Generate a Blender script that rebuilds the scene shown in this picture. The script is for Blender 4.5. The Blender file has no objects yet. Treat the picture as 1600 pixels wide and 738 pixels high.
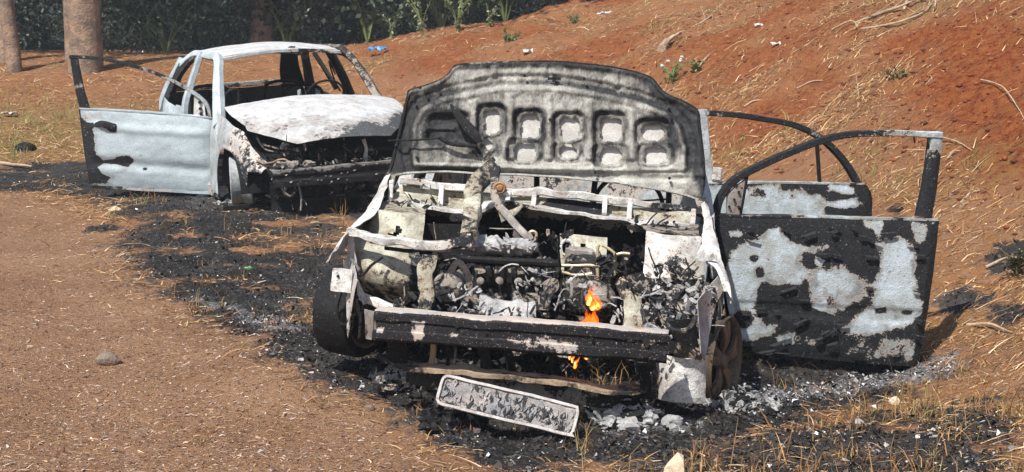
import bpy, math, random
import numpy as np
from mathutils import Matrix, Vector

R = math.radians
rng = np.random.default_rng(7)
random.seed(7)
scene = bpy.context.scene
COL = scene.collection

# ------------------------------------------------------------------ camera
FPX, HOR, CAMZ = 2400.0, 60.0, 1.6          # focal length in photo pixels, horizon row, eye height
TH = math.atan((369.0 - HOR) / FPX)
cam_data = bpy.data.cameras.new('camera')
cam_data.sensor_width = 36.0
cam_data.lens = 36.0 * FPX / 1600.0
cam_data.clip_start = 0.05
cam_data.clip_end = 2000.0
camera = bpy.data.objects.new('camera', cam_data)
camera.location = (0, 0, CAMZ)
camera.rotation_euler = (math.pi / 2 - TH, 0, 0)
COL.objects.link(camera)
scene.camera = camera

# ------------------------------------------------------------------ sky, sun, exposure
SUN_EL, SUN_AZ = R(54), R(212)               # azimuth clockwise from +Y: behind the camera, to the left
world = bpy.data.worlds.new('World')
scene.world = world
world.use_nodes = True
wn = world.node_tree
wn.nodes.clear()
sky = wn.nodes.new('ShaderNodeTexSky')
sky.sky_type = 'NISHITA'
sky.sun_disc = False
sky.sun_elevation = SUN_EL
sky.sun_rotation = SUN_AZ
sky.dust_density = 1.6
bg = wn.nodes.new('ShaderNodeBackground')
bg.inputs['Strength'].default_value = 0.10
wo = wn.nodes.new('ShaderNodeOutputWorld')
wn.links.new(sky.outputs[0], bg.inputs[0])
wn.links.new(bg.outputs[0], wo.inputs[0])
sun_data = bpy.data.lights.new('sun', 'SUN')
sun_data.energy = 5.0
sun_data.angle = R(0.6)
sun_data.color = (1.0, 0.95, 0.87)
sun = bpy.data.objects.new('sun', sun_data)
sd = Vector((math.sin(SUN_AZ) * math.cos(SUN_EL), math.cos(SUN_AZ) * math.cos(SUN_EL), math.sin(SUN_EL)))
sun.rotation_euler = sd.to_track_quat('Z', 'Y').to_euler()
sun.location = (-6, -8, 14)
COL.objects.link(sun)
scene.view_settings.view_transform = 'Standard'
scene.view_settings.look = 'None'
scene.view_settings.exposure = 0.55
scene.view_settings.gamma = 1.0
scene.render.engine = 'CYCLES'
scene.cycles.use_denoising = True
scene.cycles.max_bounces = 8
scene.cycles.volume_bounces = 0

# ------------------------------------------------------------------ numeric helpers
def _h(i, j, k):
    n = (i.astype(np.int64) * 374761393 + j.astype(np.int64) * 668265263 + k.astype(np.int64) * 2147483647) & 0xFFFFFFFF
    n = ((n ^ (n >> 13)) * 1274126177) & 0xFFFFFFFF
    n = ((n ^ (n >> 16)) * 2246822519) & 0xFFFFFFFF
    return ((n ^ (n >> 15)) & 0xFFFFFF) / float(0xFFFFFF)

def vnoise(P):
    """value noise 0..1 on an (n,3) array"""
    P = np.asarray(P, float)
    I = np.floor(P).astype(np.int64)
    f = P - I
    f = f * f * (3 - 2 * f)
    x, y, z = I[..., 0], I[..., 1], I[..., 2]
    fx, fy, fz = f[..., 0], f[..., 1], f[..., 2]
    def L(a, b, t): return a + (b - a) * t
    return L(L(L(_h(x, y, z), _h(x + 1, y, z), fx), L(_h(x, y + 1, z), _h(x + 1, y + 1, z), fx), fy),
             L(L(_h(x, y, z + 1), _h(x + 1, y, z + 1), fx), L(_h(x, y + 1, z + 1), _h(x + 1, y + 1, z + 1), fx), fy), fz)

def fbm(P, oct=4, gain=.5):
    P = np.asarray(P, float)
    s, a, t = 0, 1.0, 0
    for o in range(oct):
        s = s + a * vnoise(P * 2.0 ** o + 17.3 * o)
        t += a
        a *= gain
    return s / t

def fb2(x, y, sc, oct=4, seed=0.0):
    return fbm(np.stack([x * sc + seed, y * sc - seed, np.full_like(x, seed * 1.7)], -1), oct)

def sstep(a, b, x):
    t = np.clip((x - a) / (b - a), 0, 1)
    return t * t * (3 - 2 * t)

def catmull(pts, n):
    pts = np.asarray(pts, float)
    if len(pts) < 3:
        t = np.linspace(0, 1, n)[:, None]
        return pts[0] * (1 - t) + pts[-1] * t
    P = np.vstack([2 * pts[0] - pts[1], pts, 2 * pts[-1] - pts[-2]])
    seg = np.linalg.norm(np.diff(pts, axis=0), axis=1)
    cum = np.concatenate([[0], np.cumsum(seg)])
    out = []
    for s in np.linspace(0, cum[-1], n):
        i = min(np.searchsorted(cum, s, side='right') - 1, len(seg) - 1)
        t = (s - cum[i]) / max(seg[i], 1e-9)
        a, b, c, d = P[i], P[i + 1], P[i + 2], P[i + 3]
        out.append(.5 * (2 * b + (c - a) * t + (2 * a - 5 * b + 4 * c - d) * t * t + (3 * b - a - 3 * c + d) * t ** 3))
    return np.array(out)

def polysd(px, py, poly):
    """signed distance to a polygon, positive inside"""
    poly = np.asarray(poly, float)
    a = poly
    b = np.roll(poly, -1, axis=0)
    best = np.full(px.shape, 1e9)
    ins = np.zeros(px.shape, bool)
    for (ax, ay), (bx, by) in zip(a, b):
        ex, ey = bx - ax, by - ay
        t = np.clip(((px - ax) * ex + (py - ay) * ey) / (ex * ex + ey * ey + 1e-12), 0, 1)
        best = np.minimum(best, np.hypot(px - ax - t * ex, py - ay - t * ey))
        c = ((ay > py) != (by > py)) & (px < (bx - ax) * (py - ay) / (by - ay + 1e-12) + ax)
        ins ^= c
    return np.where(ins, best, -best)

CAM = np.array([0, 0, CAMZ])
FWD = np.array([0, math.cos(TH), -math.sin(TH)])
UPV = np.array([0, math.sin(TH), math.cos(TH)])
def ray(px, py):
    d = FWD + np.array([1., 0, 0]) * (px - 800) / FPX + UPV * (369 - py) / FPX
    return d
def project(P):
    d = np.asarray(P, float) - CAM
    z = d @ FWD
    return 800 + FPX * d[..., 0] / z, 369 - FPX * (d @ UPV) / z

# ------------------------------------------------------------------ terrain
TOE_Y = [-50, 0, 6, 9, 11, 14, 18, 22, 26, 34, 60, 300]
TOE_X = [4.5, 3.2, 2.75, 2.5, 1.9, 0.7, -1.2, -2.9, -3.6, -2.0, 20, 200]
def ground_z(x, y):
    x = np.asarray(x, float); y = np.asarray(y, float)
    z = 0.10 + 0.016 * np.clip(y - 6, 0, 9)
    z = z + 1.10 * sstep(13.8, 23.5, y + 0.10 * x)                        # bank rising to the trees
    z = z + 0.05 * np.clip(-1.8 - x, 0, 2.0) * sstep(11, 6, y)             # road crown at left
    z = z - .20 * np.exp(-((x - 1.85) / .75) ** 2 - ((y - 7.15) / 1.0) ** 2)      # hollow under the open door
    z = z + .11 * np.exp(-(((x + 1.0) / .45) ** 2 + ((y - 6.75) / .8) ** 2))
    z = z + .08 * np.exp(-(((x + 2.0) / 2.4) ** 2 + ((y - 13.0) / 1.9) ** 2))
    d = x - np.interp(y, TOE_Y, TOE_X)
    k = 0.45
    sp = np.where(d / k > 30, d, k * np.log1p(np.exp(np.clip(d / k, -40, 30))))
    hill = 0.60 * sp
    hill = 8.0 * np.tanh(hill / 8.0)
    fade = 1 - sstep(23, 33, y)
    z = z + hill * (0.28 + 0.72 * sstep(22, 11, y)) * (fade * 0.8 + 0.2)
    z = z + sstep(0.2, 2.5, d) * (fb2(x, y, 0.9, 3, 3.1) - .5) * 0.42
    z = z + (fb2(x, y, 0.55, 3, 9.0) - .5) * 0.10 * sstep(2, 10, np.hypot(x, y))
    return z

def hit(px, py):
    """photo pixel -> point on the ground"""
    d = ray(px, py)
    t = np.linspace(2, 60, 3000)
    P = CAM + t[:, None] * d
    b = P[:, 2] < ground_z(P[:, 0], P[:, 1])
    i = int(np.argmax(b)) if b.any() else len(t) - 1
    return P[i]

# ------------------------------------------------------------------ materials
def nt(name):
    m = bpy.data.materials.new(name)
    m.use_nodes = True
    t = m.node_tree
    t.nodes.clear()
    o = t.nodes.new('ShaderNodeOutputMaterial')
    b = t.nodes.new('ShaderNodeBsdfPrincipled')
    t.links.new(b.outputs[0], o.inputs['Surface'])
    return m, t, b

def node(t, kind, **kw):
    n = t.nodes.new(kind)
    for k, v in kw.items():
        if k in n.inputs.keys():
            n.inputs[k].default_value = v
        else:
            setattr(n, k, v)
    return n

def noise(t, vec, scale, detail=6, rough=.6, dist=0.0):
    n = node(t, 'ShaderNodeTexNoise')
    n.inputs['Scale'].default_value = scale
    n.inputs['Detail'].default_value = detail
    n.inputs['Roughness'].default_value = rough
    n.inputs['Distortion'].default_value = dist
    if vec is not None:
        t.links.new(vec, n.inputs['Vector'])
    return n.outputs['Fac']

def _in(t, sock, v):
    if hasattr(v, 'links') or isinstance(v, bpy.types.NodeSocket):
        t.links.new(v, sock)
    else:
        sock.default_value = v

def math_(t, op, a, b=0.0, clamp=False):
    n = node(t, 'ShaderNodeMath', operation=op)
    n.use_clamp = clamp
    _in(t, n.inputs[0], a); _in(t, n.inputs[1], b)
    return n.outputs[0]

def ramp(t, fac, stops):
    n = node(t, 'ShaderNodeValToRGB')
    e = n.color_ramp.elements
    while len(e) < len(stops):
        e.new(0.5)
    for el, (p, c) in zip(e, stops):
        el.position = p
        if not hasattr(c, '__len__'):
            c = (c, c, c)
        el.color = (c[0], c[1], c[2], 1)
    t.links.new(fac, n.inputs[0])
    return n.outputs[0]

def mixc(t, fac, a, b, mode='MIX'):
    n = node(t, 'ShaderNodeMix', data_type='RGBA', blend_type=mode)
    _in(t, n.inputs[0], fac)
    for s, v in ((n.inputs[6], a), (n.inputs[7], b)):
        if isinstance(v, tuple):
            s.default_value = (v[0], v[1], v[2], 1)
        else:
            t.links.new(v, s)
    return n.outputs[2]

def attr(t, name, what='Fac'):
    n = node(t, 'ShaderNodeAttribute', attribute_name=name)
    return n.outputs[what]

def burnt(name, pale=(.56, .61, .64), pale2=(.36, .38, .39), black=(.012, .013, .015), edge=(.62, .52, .45),
          stain=(.30, .19, .11), s=4.0, seed=0.0, rough=.62, amp=.55, stain_at=.63, streak=1.0, bump=.35, metal=0.0, fleck=.585, edge_w=.03, soot_flake=.655, smoke=.55):
    """fire-scoured sheet metal: pale scale, ragged soot, brown stains; attribute 'soot' sets how much is black"""
    m, t, b = nt(name)
    tc = node(t, 'ShaderNodeTexCoord').outputs['Object']
    mp = node(t, 'ShaderNodeMapping')
    mp.inputs['Location'].default_value = (seed, seed * 1.7, -seed)
    mp.inputs['Scale'].default_value = (1, 1, 1 / streak)
    t.links.new(tc, mp.inputs[0])
    v = mp.outputs[0]
    n1 = noise(t, v, s, 5, .58, .3)
    n2 = noise(t, v, s * 5.5, 5, .6)
    n3 = noise(t, v, s * 28, 3, .6)
    so = attr(t, 'soot')
    a = math_(t, 'MULTIPLY', math_(t, 'SUBTRACT', n1, .5), amp * 1.5)
    c = math_(t, 'MULTIPLY', math_(t, 'SUBTRACT', n2, .5), amp * .9)
    d = math_(t, 'MULTIPLY', math_(t, 'SUBTRACT', n3, .5), amp * .55)
    val = math_(t, 'ADD', math_(t, 'ADD', so, a), math_(t, 'ADD', c, d))
    mask = ramp(t, val, [(.53 - edge_w, 0), (.53 + edge_w, 1)])
    halo = ramp(t, val, [(.40, 0), (.50, .75), (.55, 0)])
    nb = noise(t, v, s * 1.3 + 1, 6, .65)
    pc = mixc(t, ramp(t, nb, [(.40, 0), (.60, 1)]), pale, pale2)
    fl = noise(t, v, s * 11, 4, .7, .6)
    pc = mixc(t, ramp(t, fl, [(fleck, 0), (fleck + .10, .85)]), pc, (.055, .05, .048))
    gr = noise(t, v, s * 40, 3, .65)
    pc = mixc(t, ramp(t, gr, [(.42, .45), (.60, 0)]), pc, tuple(x * .42 for x in pale2))
    st = noise(t, v, s * 2.1 + 3, 5, .6, .5)
    pc = mixc(t, ramp(t, st, [(stain_at, 0), (stain_at + .10, .85)]), pc, stain)
    sm = ramp(t, math_(t, 'ADD', val, math_(t, 'MULTIPLY', math_(t, 'SUBTRACT', st, .5), .9)), [(.20, 0), (.50, smoke)])
    pc = mixc(t, sm, pc, tuple(x * .38 for x in pale2))
    pc = mixc(t, halo, pc, edge)
    kc = mixc(t, ramp(t, fl, [(.35, 0), (.75, 1)]), tuple(x * .7 for x in black), tuple(x * 2.0 + .002 for x in black))
    fk = noise(t, v, s * 17, 3, .6, .8)
    kc = mixc(t, ramp(t, fk, [(soot_flake, 0), (soot_flake + .045, .8)]), kc, tuple(x * .75 for x in pale))
    col = mixc(t, mask, pc, kc)
    t.links.new(col, b.inputs['Base Color'])
    r = ramp(t, n2, [(.3, rough - .12), (.7, min(1, rough + .25))])
    t.links.new(r, b.inputs['Roughness'])
    b.inputs['Metallic'].default_value = metal
    b.inputs['Specular IOR Level'].default_value = .22
    h = math_(t, 'ADD', math_(t, 'MULTIPLY', mask, .5), math_(t, 'ADD', n3, math_(t, 'MULTIPLY', n2, 1.2)))
    bp = node(t, 'ShaderNodeBump')
    bp.inputs['Strength'].default_value = bump
    bp.inputs['Distance'].default_value = .012
    t.links.new(h, bp.inputs['Height'])
    t.links.new(bp.outputs[0], b.inputs['Normal'])
    return m

def colored(name, rough=.85, trans=0.0, bump=0.0):
    """material driven by the per-vertex colour of the thing itself"""
    m, t, b = nt(name)
    c = attr(t, 'col', 'Color')
    tc = node(t, 'ShaderNodeTexCoord').outputs['Object']
    n = noise(t, tc, 45, 3, .6)
    c = mixc(t, 1.0, c, ramp(t, n, [(.25, .72), (.75, 1.2)]), 'MULTIPLY')
    t.links.new(c, b.inputs['Base Color'])
    b.inputs['Roughness'].default_value = rough
    b.inputs['Specular IOR Level'].default_value = .25
    if trans:
        o = [x for x in t.nodes if x.type == 'OUTPUT_MATERIAL'][0]
        tr = node(t, 'ShaderNodeBsdfTranslucent')
        t.links.new(c, tr.inputs[0])
        mx = node(t, 'ShaderNodeMixShader')
        mx.inputs[0].default_value = trans
        t.links.new(b.outputs[0], mx.inputs[1]); t.links.new(tr.outputs[0], mx.inputs[2])
        t.links.new(mx.outputs[0], o.inputs['Surface'])
    return m

def rocky(name, c1, c2, s=8.0, rough=.9, bump=.6):
    m, t, b = nt(name)
    tc = node(t, 'ShaderNodeTexCoord').outputs['Object']
    n = noise(t, tc, s, 8, .65)
    n2 = noise(t, tc, s * 6, 4, .6)
    c = mixc(t, ramp(t, n, [(.35, 0), (.65, 1)]), c1, c2)
    c = mixc(t, ramp(t, n2, [(.55, 0), (.75, .6)]), c, tuple(x * .35 for x in c1))
    t.links.new(c, b.inputs['Base Color'])
    b.inputs['Roughness'].default_value = rough
    bp = node(t, 'ShaderNodeBump')
    bp.inputs['Strength'].default_value = bump
    bp.inputs['Distance'].default_value = .02
    t.links.new(math_(t, 'ADD', n, n2), bp.inputs['Height'])
    t.links.new(bp.outputs[0], b.inputs['Normal'])
    return m

M = {
    'shell': burnt('burnt_white_shell', seed=1.0),
    'blue': burnt('scoured_pale_blue_steel', pale=(.50, .58, .625), pale2=(.38, .445, .48), edge=(.42, .38, .34),
                  stain=(.36, .36, .35), s=3.0, seed=4.0, streak=.5, amp=.42, stain_at=.68, bump=.2, fleck=.68),
    'door': burnt('peeling_door_paint', pale=(.52, .61, .68), pale2=(.36, .39, .39), edge=(.52, .43, .36), s=6.0, seed=7.0, fleck=.62, edge_w=.06, soot_flake=.67, smoke=.85,
                  amp=.95, stain_at=.68, bump=.45),
    'hood': burnt('burnt_hood_inner', pale=(.47, .465, .43), pale2=(.29, .285, .265), edge=(.22, .205, .18), stain=(.36, .29, .20),
                  black=(.022, .023, .025), s=5.0, seed=2.5, amp=.55, stain_at=.62, streak=2.4, edge_w=.13, fleck=.64, soot_flake=.70),
    'skin': burnt('ash_white_skin', pale=(.80, .79, .77), pale2=(.54, .53, .51), s=6, seed=9.0, smoke=.7, amp=.80, stain=(.27, .18, .12), stain_at=.58, fleck=.56, edge_w=.06),
    'cream': burnt('scorched_cream_primer', pale=(.56, .55, .45), pale2=(.38, .37, .30), edge=(.36, .27, .19), s=6, seed=3.3, fleck=.57, edge_w=.07,
                   amp=.80, stain=(.24, .14, .08), stain_at=.60),
    'tan': burnt('scorched_tan_steel', pale=(.48, .36, .25), pale2=(.33, .25, .18), edge=(.25, .17, .11), s=7, seed=5.1, amp=.8, edge_w=.08,
                 stain=(.22, .11, .05), stain_at=.58),
    'char': burnt('charred_black', pale=(.30, .30, .30), pale2=(.12, .12, .12), black=(.006, .006, .007), s=7, seed=6.2, smoke=.3,
                  stain=(.12, .07, .04), amp=.5, edge=(.2, .19, .18)),
    'engine': burnt('burnt_engine_metal', pale=(.42, .40, .37), pale2=(.22, .205, .19), black=(.014, .014, .015), s=11, seed=8.4,
                    stain=(.22, .13, .07), amp=.75, edge=(.35, .28, .22)),
    'ash': burnt('white_ash_crust', smoke=.15, pale=(.84, .84, .84), pale2=(.46, .46, .47), edge=(.45, .44, .44), stain=(.4, .38, .36), s=14,
                 seed=2.2, amp=.7, rough=.9, stain_at=.68, bump=.9),
    'alloy': burnt('heat_bronzed_alloy', pale=(.24, .18, .13), pale2=(.13, .105, .085), black=(.015, .013, .012), s=6, seed=3.9,
                   stain=(.36, .25, .17), amp=.5, rough=.45, metal=.45, edge=(.2, .15, .1), bump=.15),
    'rust': burnt('rusted_disc', pale=(.42, .24, .13), pale2=(.30, .16, .08), stain=(.48, .36, .25), s=12, seed=1.8, amp=.4),
    'straw': colored('dry_straw', .8, .15),
    'leaf': colored('foliage_leaf', .6, .30),
    'bits': colored('litter_bits', .9),
    'bark': rocky('pale_bark', (.33, .22, .15), (.10, .075, .06), 5.0, .9, 1.0),
    'twig': rocky('dry_branch', (.45, .34, .24), (.28, .19, .12), 9.0),
    'stone': rocky('brown_stone', (.21, .175, .14), (.12, .07, .045), 14.0),
    'palestone': rocky('pale_stone', (.58, .47, .34), (.45, .35, .24), 6.0),
}
def plain(name, c, rough=.6, metal=0.0):
    m, t, b = nt(name)
    tc = node(t, 'ShaderNodeTexCoord').outputs['Object']
    n = noise(t, tc, 22, 5, .6)
    t.links.new(mixc(t, ramp(t, n, [(.3, 0), (.7, 1)]), tuple(x * .75 for x in c), c), b.inputs['Base Color'])
    b.inputs['Roughness'].default_value = rough
    b.inputs['Metallic'].default_value = metal
    return m
M['plastic_blue'] = plain('blue_plastic', (.04, .22, .50), .45)
M['plastic_white'] = plain('white_plastic', (.52, .51, .50), .6)
M['chrome'] = plain('dull_bright_metal', (.46, .43, .42), .5, .3)
M['brass'] = plain('brassy_pipe', (.55, .45, .28), .45, .3)
M['greenleaf'] = plain('green_leaf_plain', (.06, .20, .05), .5)
M['void'] = plain('painted_hole_shade', (.008, .008, .008), .95)  # flat black painted in place of the shade inside holes

def flame_mat():
    m, t, b = nt('fire')
    tc = node(t, 'ShaderNodeTexCoord').outputs['Object']
    n = noise(t, tc, 30, 3, .6, .5)
    f = math_(t, 'ADD', attr(t, 'soot'), math_(t, 'MULTIPLY', math_(t, 'SUBTRACT', n, .5), .9), True)
    c = ramp(t, f, [(.14, (1.0, .66, .18)), (.32, (1.0, .22, .02)), (.8, (.70, .07, .004))])
    e = node(t, 'ShaderNodeEmission')
    e.inputs['Strength'].default_value = 3.0
    t.links.new(c, e.inputs['Color'])
    tr = node(t, 'ShaderNodeBsdfTransparent')
    mx = node(t, 'ShaderNodeMixShader')
    t.links.new(ramp(t, f, [(.55, 0), (.98, .95)]), mx.inputs[0])
    t.links.new(e.outputs[0], mx.inputs[1]); t.links.new(tr.outputs[0], mx.inputs[2])
    o = [x for x in t.nodes if x.type == 'OUTPUT_MATERIAL'][0]
    t.links.new(mx.outputs[0], o.inputs['Surface'])
    return m
M['fire'] = flame_mat()

def ground_mat():
    m, t, b = nt('earth_and_ash')
    tc = node(t, 'ShaderNodeTexCoord').outputs['Object']
    burn, dry, green, red = attr(t, 'burn'), attr(t, 'dry'), attr(t, 'green'), attr(t, 'red')
    n1 = noise(t, tc, 1.6, 7, .6)
    n2 = noise(t, tc, 14, 6, .65)
    n3 = noise(t, tc, 70, 4, .7)
    n4 = noise(t, tc, 190, 2, .6)
    brown = mixc(t, ramp(t, n1, [(.35, 0), (.68, 1)]), (.285, .160, .094), (.395, .240, .148))
    rd = mixc(t, ramp(t, n2, [(.35, 0), (.7, 1)]), (.17, .028, .007), (.35, .076, .017))
    c = mixc(t, red, brown, rd)
    c = mixc(t, math_(t, 'MULTIPLY', ramp(t, n3, [(.32, .85), (.46, 0)]), math_(t, 'ADD', math_(t, 'MULTIPLY', red, .6), .4)), c, (.06, .026, .014))  # dark speckles put the shadow of small pits into the soil colour
    c = mixc(t, ramp(t, n3, [(.60, 0), (.72, .55)]), c, (.46, .33, .21))
    dm = math_(t, 'MULTIPLY', dry, ramp(t, math_(t, 'ADD', math_(t, 'MULTIPLY', n2, .6), math_(t, 'MULTIPLY', n3, .4)), [(.40, .0), (.60, 1)]))
    c = mixc(t, dm, c, mixc(t, n4, (.25, .088, .026), (.44, .215, .078)))
    gm = math_(t, 'MULTIPLY', green, ramp(t, n2, [(.40, 0), (.62, .9)]))
    c = mixc(t, gm, c, (.19, .19, .055))
    bm = math_(t, 'ADD', burn, math_(t, 'ADD', math_(t, 'MULTIPLY', math_(t, 'SUBTRACT', n2, .5), 1.5), math_(t, 'MULTIPLY', math_(t, 'SUBTRACT', n3, .5), .9)))
    bm = ramp(t, bm, [(.36, 0), (.62, 1)])
    ashm = math_(t, 'ADD', attr(t, 'ash'), math_(t, 'ADD', math_(t, 'MULTIPLY', math_(t, 'SUBTRACT', n3, .5), 1.3), math_(t, 'MULTIPLY', math_(t, 'SUBTRACT', n2, .5), .7)))
    k = mixc(t, ramp(t, n4, [(.3, 0), (.7, 1)]), (.010, .010, .011), (.040, .038, .038))
    k = mixc(t, ramp(t, n1, [(.45, 0), (.68, .8)]), k, (.085, .075, .070))
    k = mixc(t, ramp(t, ashm, [(.40, 0), (.80, 1)]), k, (.30, .30, .31))
    c = mixc(t, bm, c, k)
    t.links.new(c, b.inputs['Base Color'])
    b.inputs['Roughness'].default_value = .95
    b.inputs['Specular IOR Level'].default_value = .15
    bp = node(t, 'ShaderNodeBump')
    bp.inputs['Strength'].default_value = 1.0
    bp.inputs['Distance'].default_value = .05
    t.links.new(math_(t, 'ADD', math_(t, 'MULTIPLY', n2, 1.0), math_(t, 'ADD', math_(t, 'MULTIPLY', n3, .6), math_(t, 'MULTIPLY', n4, .3))), bp.inputs['Height'])
    t.links.new(bp.outputs[0], b.inputs['Normal'])
    return m
M['ground'] = ground_mat()

# ------------------------------------------------------------------ mesh building
def link_mesh(name, V, F, mat, parent=None, smooth=True, attrs=None, col=None, sharp=38, kind=None):
    V = np.asarray(V, np.float32).reshape(-1, 3)
    me = bpy.data.meshes.new(name)
    if isinstance(F, np.ndarray):
        k = F.shape[1]
        me.vertices.add(len(V)); me.vertices.foreach_set('co', V.ravel())
        me.loops.add(F.size); me.loops.foreach_set('vertex_index', F.astype(np.int32).ravel())
        me.polygons.add(len(F))
        me.polygons.foreach_set('loop_start', np.arange(0, F.size, k, dtype=np.int32))
        me.update(calc_edges=True)
    else:
        me.from_pydata(V.tolist(), [], F)
        me.update()
    if attrs:
        for kx, a in attrs.items():
            at = me.attributes.new(kx, 'FLOAT', 'POINT')
            at.data.foreach_set('value', np.asarray(a, np.float32))
    if col is not None:
        at = me.attributes.new('col', 'FLOAT_COLOR', 'POINT')
        c4 = np.ones((len(V), 4), np.float32); c4[:, :3] = col
        at.data.foreach_set('color', c4.ravel())
    if smooth:
        me.polygons.foreach_set('use_smooth', np.ones(len(me.polygons), bool))
        if sharp and len(V) < 200000:
            me.set_sharp_from_angle(angle=R(sharp))
    me.materials.append(mat)
    o = bpy.data.objects.new(name, me)
    COL.objects.link(o)
    if parent is not None:
        o.parent = parent
    if kind:
        o['kind'] = kind
    return o

def tag(o, label, cat, group=None, kind=None):
    if label: o['label'] = label
    if cat: o['category'] = cat
    if group: o['group'] = group
    if kind: o['kind'] = kind
    return o

def empty(name, label, cat, group=None):
    o = bpy.data.objects.new(name, None)
    o.empty_display_size = .2
    COL.objects.link(o)
    return tag(o, label, cat, group)

class MB:
    def __init__(s):
        s.V, s.F, s.S, s.n = [], [], [], 0
    def raw(s, V, F, soot=.5):
        V = np.asarray(V, float).reshape(-1, 3)
        s.V.append(V)
        s.F += [tuple(i + s.n for i in f) for f in F]
        so = np.asarray(soot, float)
        s.S.append(np.full(len(V), float(so)) if so.ndim == 0 else so.reshape(-1))
        s.n += len(V)
        return s
    def grid(s, P, soot=.5, thick=0.0, hole=None, flip=False):
        P = np.asarray(P, float)
        n, m, _ = P.shape
        so = np.broadcast_to(np.asarray(soot, float), (n, m))
        idx = np.arange(n * m).reshape(n, m)
        F = []
        keep = np.ones((n - 1, m - 1), bool) if hole is None else ~hole
        for i in range(n - 1):
            for j in range(m - 1):
                if keep[i, j]:
                    q = (idx[i, j], idx[i, j + 1], idx[i + 1, j + 1], idx[i + 1, j])
                    F.append(q[::-1] if flip else q)
        if thick:
            du = np.gradient(P, axis=1); dv = np.gradient(P, axis=0)
            N = np.cross(du, dv)
            N /= np.linalg.norm(N, axis=2, keepdims=True) + 1e-12
            Q = P - N * thick * (-1 if flip else 1)
            o = n * m
            B = [tuple(i + o for i in f[::-1]) for f in F]
            E = {}
            for f in F:
                for a, c in zip(f, f[1:] + f[:1]):
                    if (c, a) in E: del E[(c, a)]
                    else: E[(a, c)] = 1
            side = [(c, a, a + o, c + o) for a, c in E]
            return s.raw(np.vstack([P.reshape(-1, 3), Q.reshape(-1, 3)]), F + B + side, np.concatenate([so.ravel(), so.ravel()]))
        return s.raw(P.reshape(-1, 3), F, so.ravel())
    def sweep(s, path, w, h, up=(0, 0, 1), soot=.5, n=None, ch=.25, caps=True):
        """chamfered rectangular bar along a path; w across, h along 'up' (numbers or per-path lists)"""
        path = np.asarray(path, float)
        k = len(path)
        n = n or max(2, (k - 1) * 5 + 1)
        C = catmull(path, n)
        tt = np.linspace(0, 1, n)
        W = np.interp(tt, np.linspace(0, 1, np.size(w)), np.atleast_1d(w)) / 2
        Hh = np.interp(tt, np.linspace(0, 1, np.size(h)), np.atleast_1d(h)) / 2
        T = np.gradient(C, axis=0); T /= np.linalg.norm(T, axis=1, keepdims=True) + 1e-12
        U = np.broadcast_to(np.asarray(up, float), T.shape)
        Sx = np.cross(T, U); Sx /= np.linalg.norm(Sx, axis=1, keepdims=True) + 1e-9
        U = np.cross(Sx, T)
        prof = [(-1, -1 + ch), (-1, 1 - ch), (-1 + ch, 1), (1 - ch, 1), (1, 1 - ch), (1, -1 + ch), (1 - ch, -1), (-1 + ch, -1)]
        V = np.stack([C + Sx * (W * a)[:, None] + U * (Hh * b)[:, None] for a, b in prof], 1)
        m = 8
        F = [(i * m + j, i * m + (j + 1) % m, (i + 1) * m + (j + 1) % m, (i + 1) * m + j) for i in range(n - 1) for j in range(m)]
        if caps:
            F += [tuple(range(m))[::-1], tuple((n - 1) * m + j for j in range(m))]
        so = np.interp(tt, np.linspace(0, 1, np.size(soot)), np.atleast_1d(soot))
        return s.raw(V.reshape(-1, 3), F, np.repeat(so, m))
    def tube(s, path, r, soot=.5, n=None, m=8):
        path = np.asarray(path, float)
        n = n or max(2, (len(path) - 1) * 5 + 1)
        C = catmull(path, n)
        tt = np.linspace(0, 1, n)
        rr = np.interp(tt, np.linspace(0, 1, np.size(r)), np.atleast_1d(r))
        T = np.gradient(C, axis=0); T /= np.linalg.norm(T, axis=1, keepdims=True) + 1e-12
        ref = np.array([.31, .17, .93]) if abs(T[:, 2]).mean() < .8 else np.array([.9, .2, .1])
        A = np.cross(T, ref); A /= np.linalg.norm(A, axis=1, keepdims=True) + 1e-9
        B = np.cross(T, A)
        an = np.arange(m) * 2 * math.pi / m
        V = C[:, None, :] + rr[:, None, None] * (A[:, None, :] * np.cos(an)[None, :, None] + B[:, None, :] * np.sin(an)[None, :, None])
        F = [(i * m + j, i * m + (j + 1) % m, (i + 1) * m + (j + 1) % m, (i + 1) * m + j) for i in range(n - 1) for j in range(m)]
        F += [tuple(range(m))[::-1], tuple((n - 1) * m + j for j in range(m))]
        so = np.interp(tt, np.linspace(0, 1, np.size(soot)), np.atleast_1d(soot))
        return s.raw(V.reshape(-1, 3), F, np.repeat(so, m))
    def box(s, c, d, soot=.5, rot=(0, 0, 0), ch=.12):
        c = np.asarray(c, float); d = np.asarray(d, float)
        Rm = np.array(Matrix.Rotation(rot[2], 3, 'Z') @ Matrix.Rotation(rot[1], 3, 'Y') @ Matrix.Rotation(rot[0], 3, 'X'))
        a = c - Rm[:, 2] * d[2] / 2; b = c + Rm[:, 2] * d[2] / 2
        k = min(d) * ch
        n = s.n
        prof = []
        for zz, ins in ((-d[2] / 2, k), (-d[2] / 2 + k, 0), (d[2] / 2 - k, 0), (d[2] / 2, k)):
            x, y = d[0] / 2 - ins, d[1] / 2 - ins
            for px, py in ((-x + k, -y), (x - k, -y), (x, -y + k), (x, y - k), (x - k, y), (-x + k, y), (-x, y - k), (-x, -y + k)):
                prof.append((px, py, zz))
        V = np.array(prof) @ Rm.T + c
        m = 8
        F = [(i * m + j, i * m + (j + 1) % m, (i + 1) * m + (j + 1) % m, (i + 1) * m + j) for i in range(3) for j in range(m)]
        F += [tuple(range(m))[::-1], tuple(3 * m + j for j in range(m))]
        return s.raw(V, F, soot)
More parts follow.
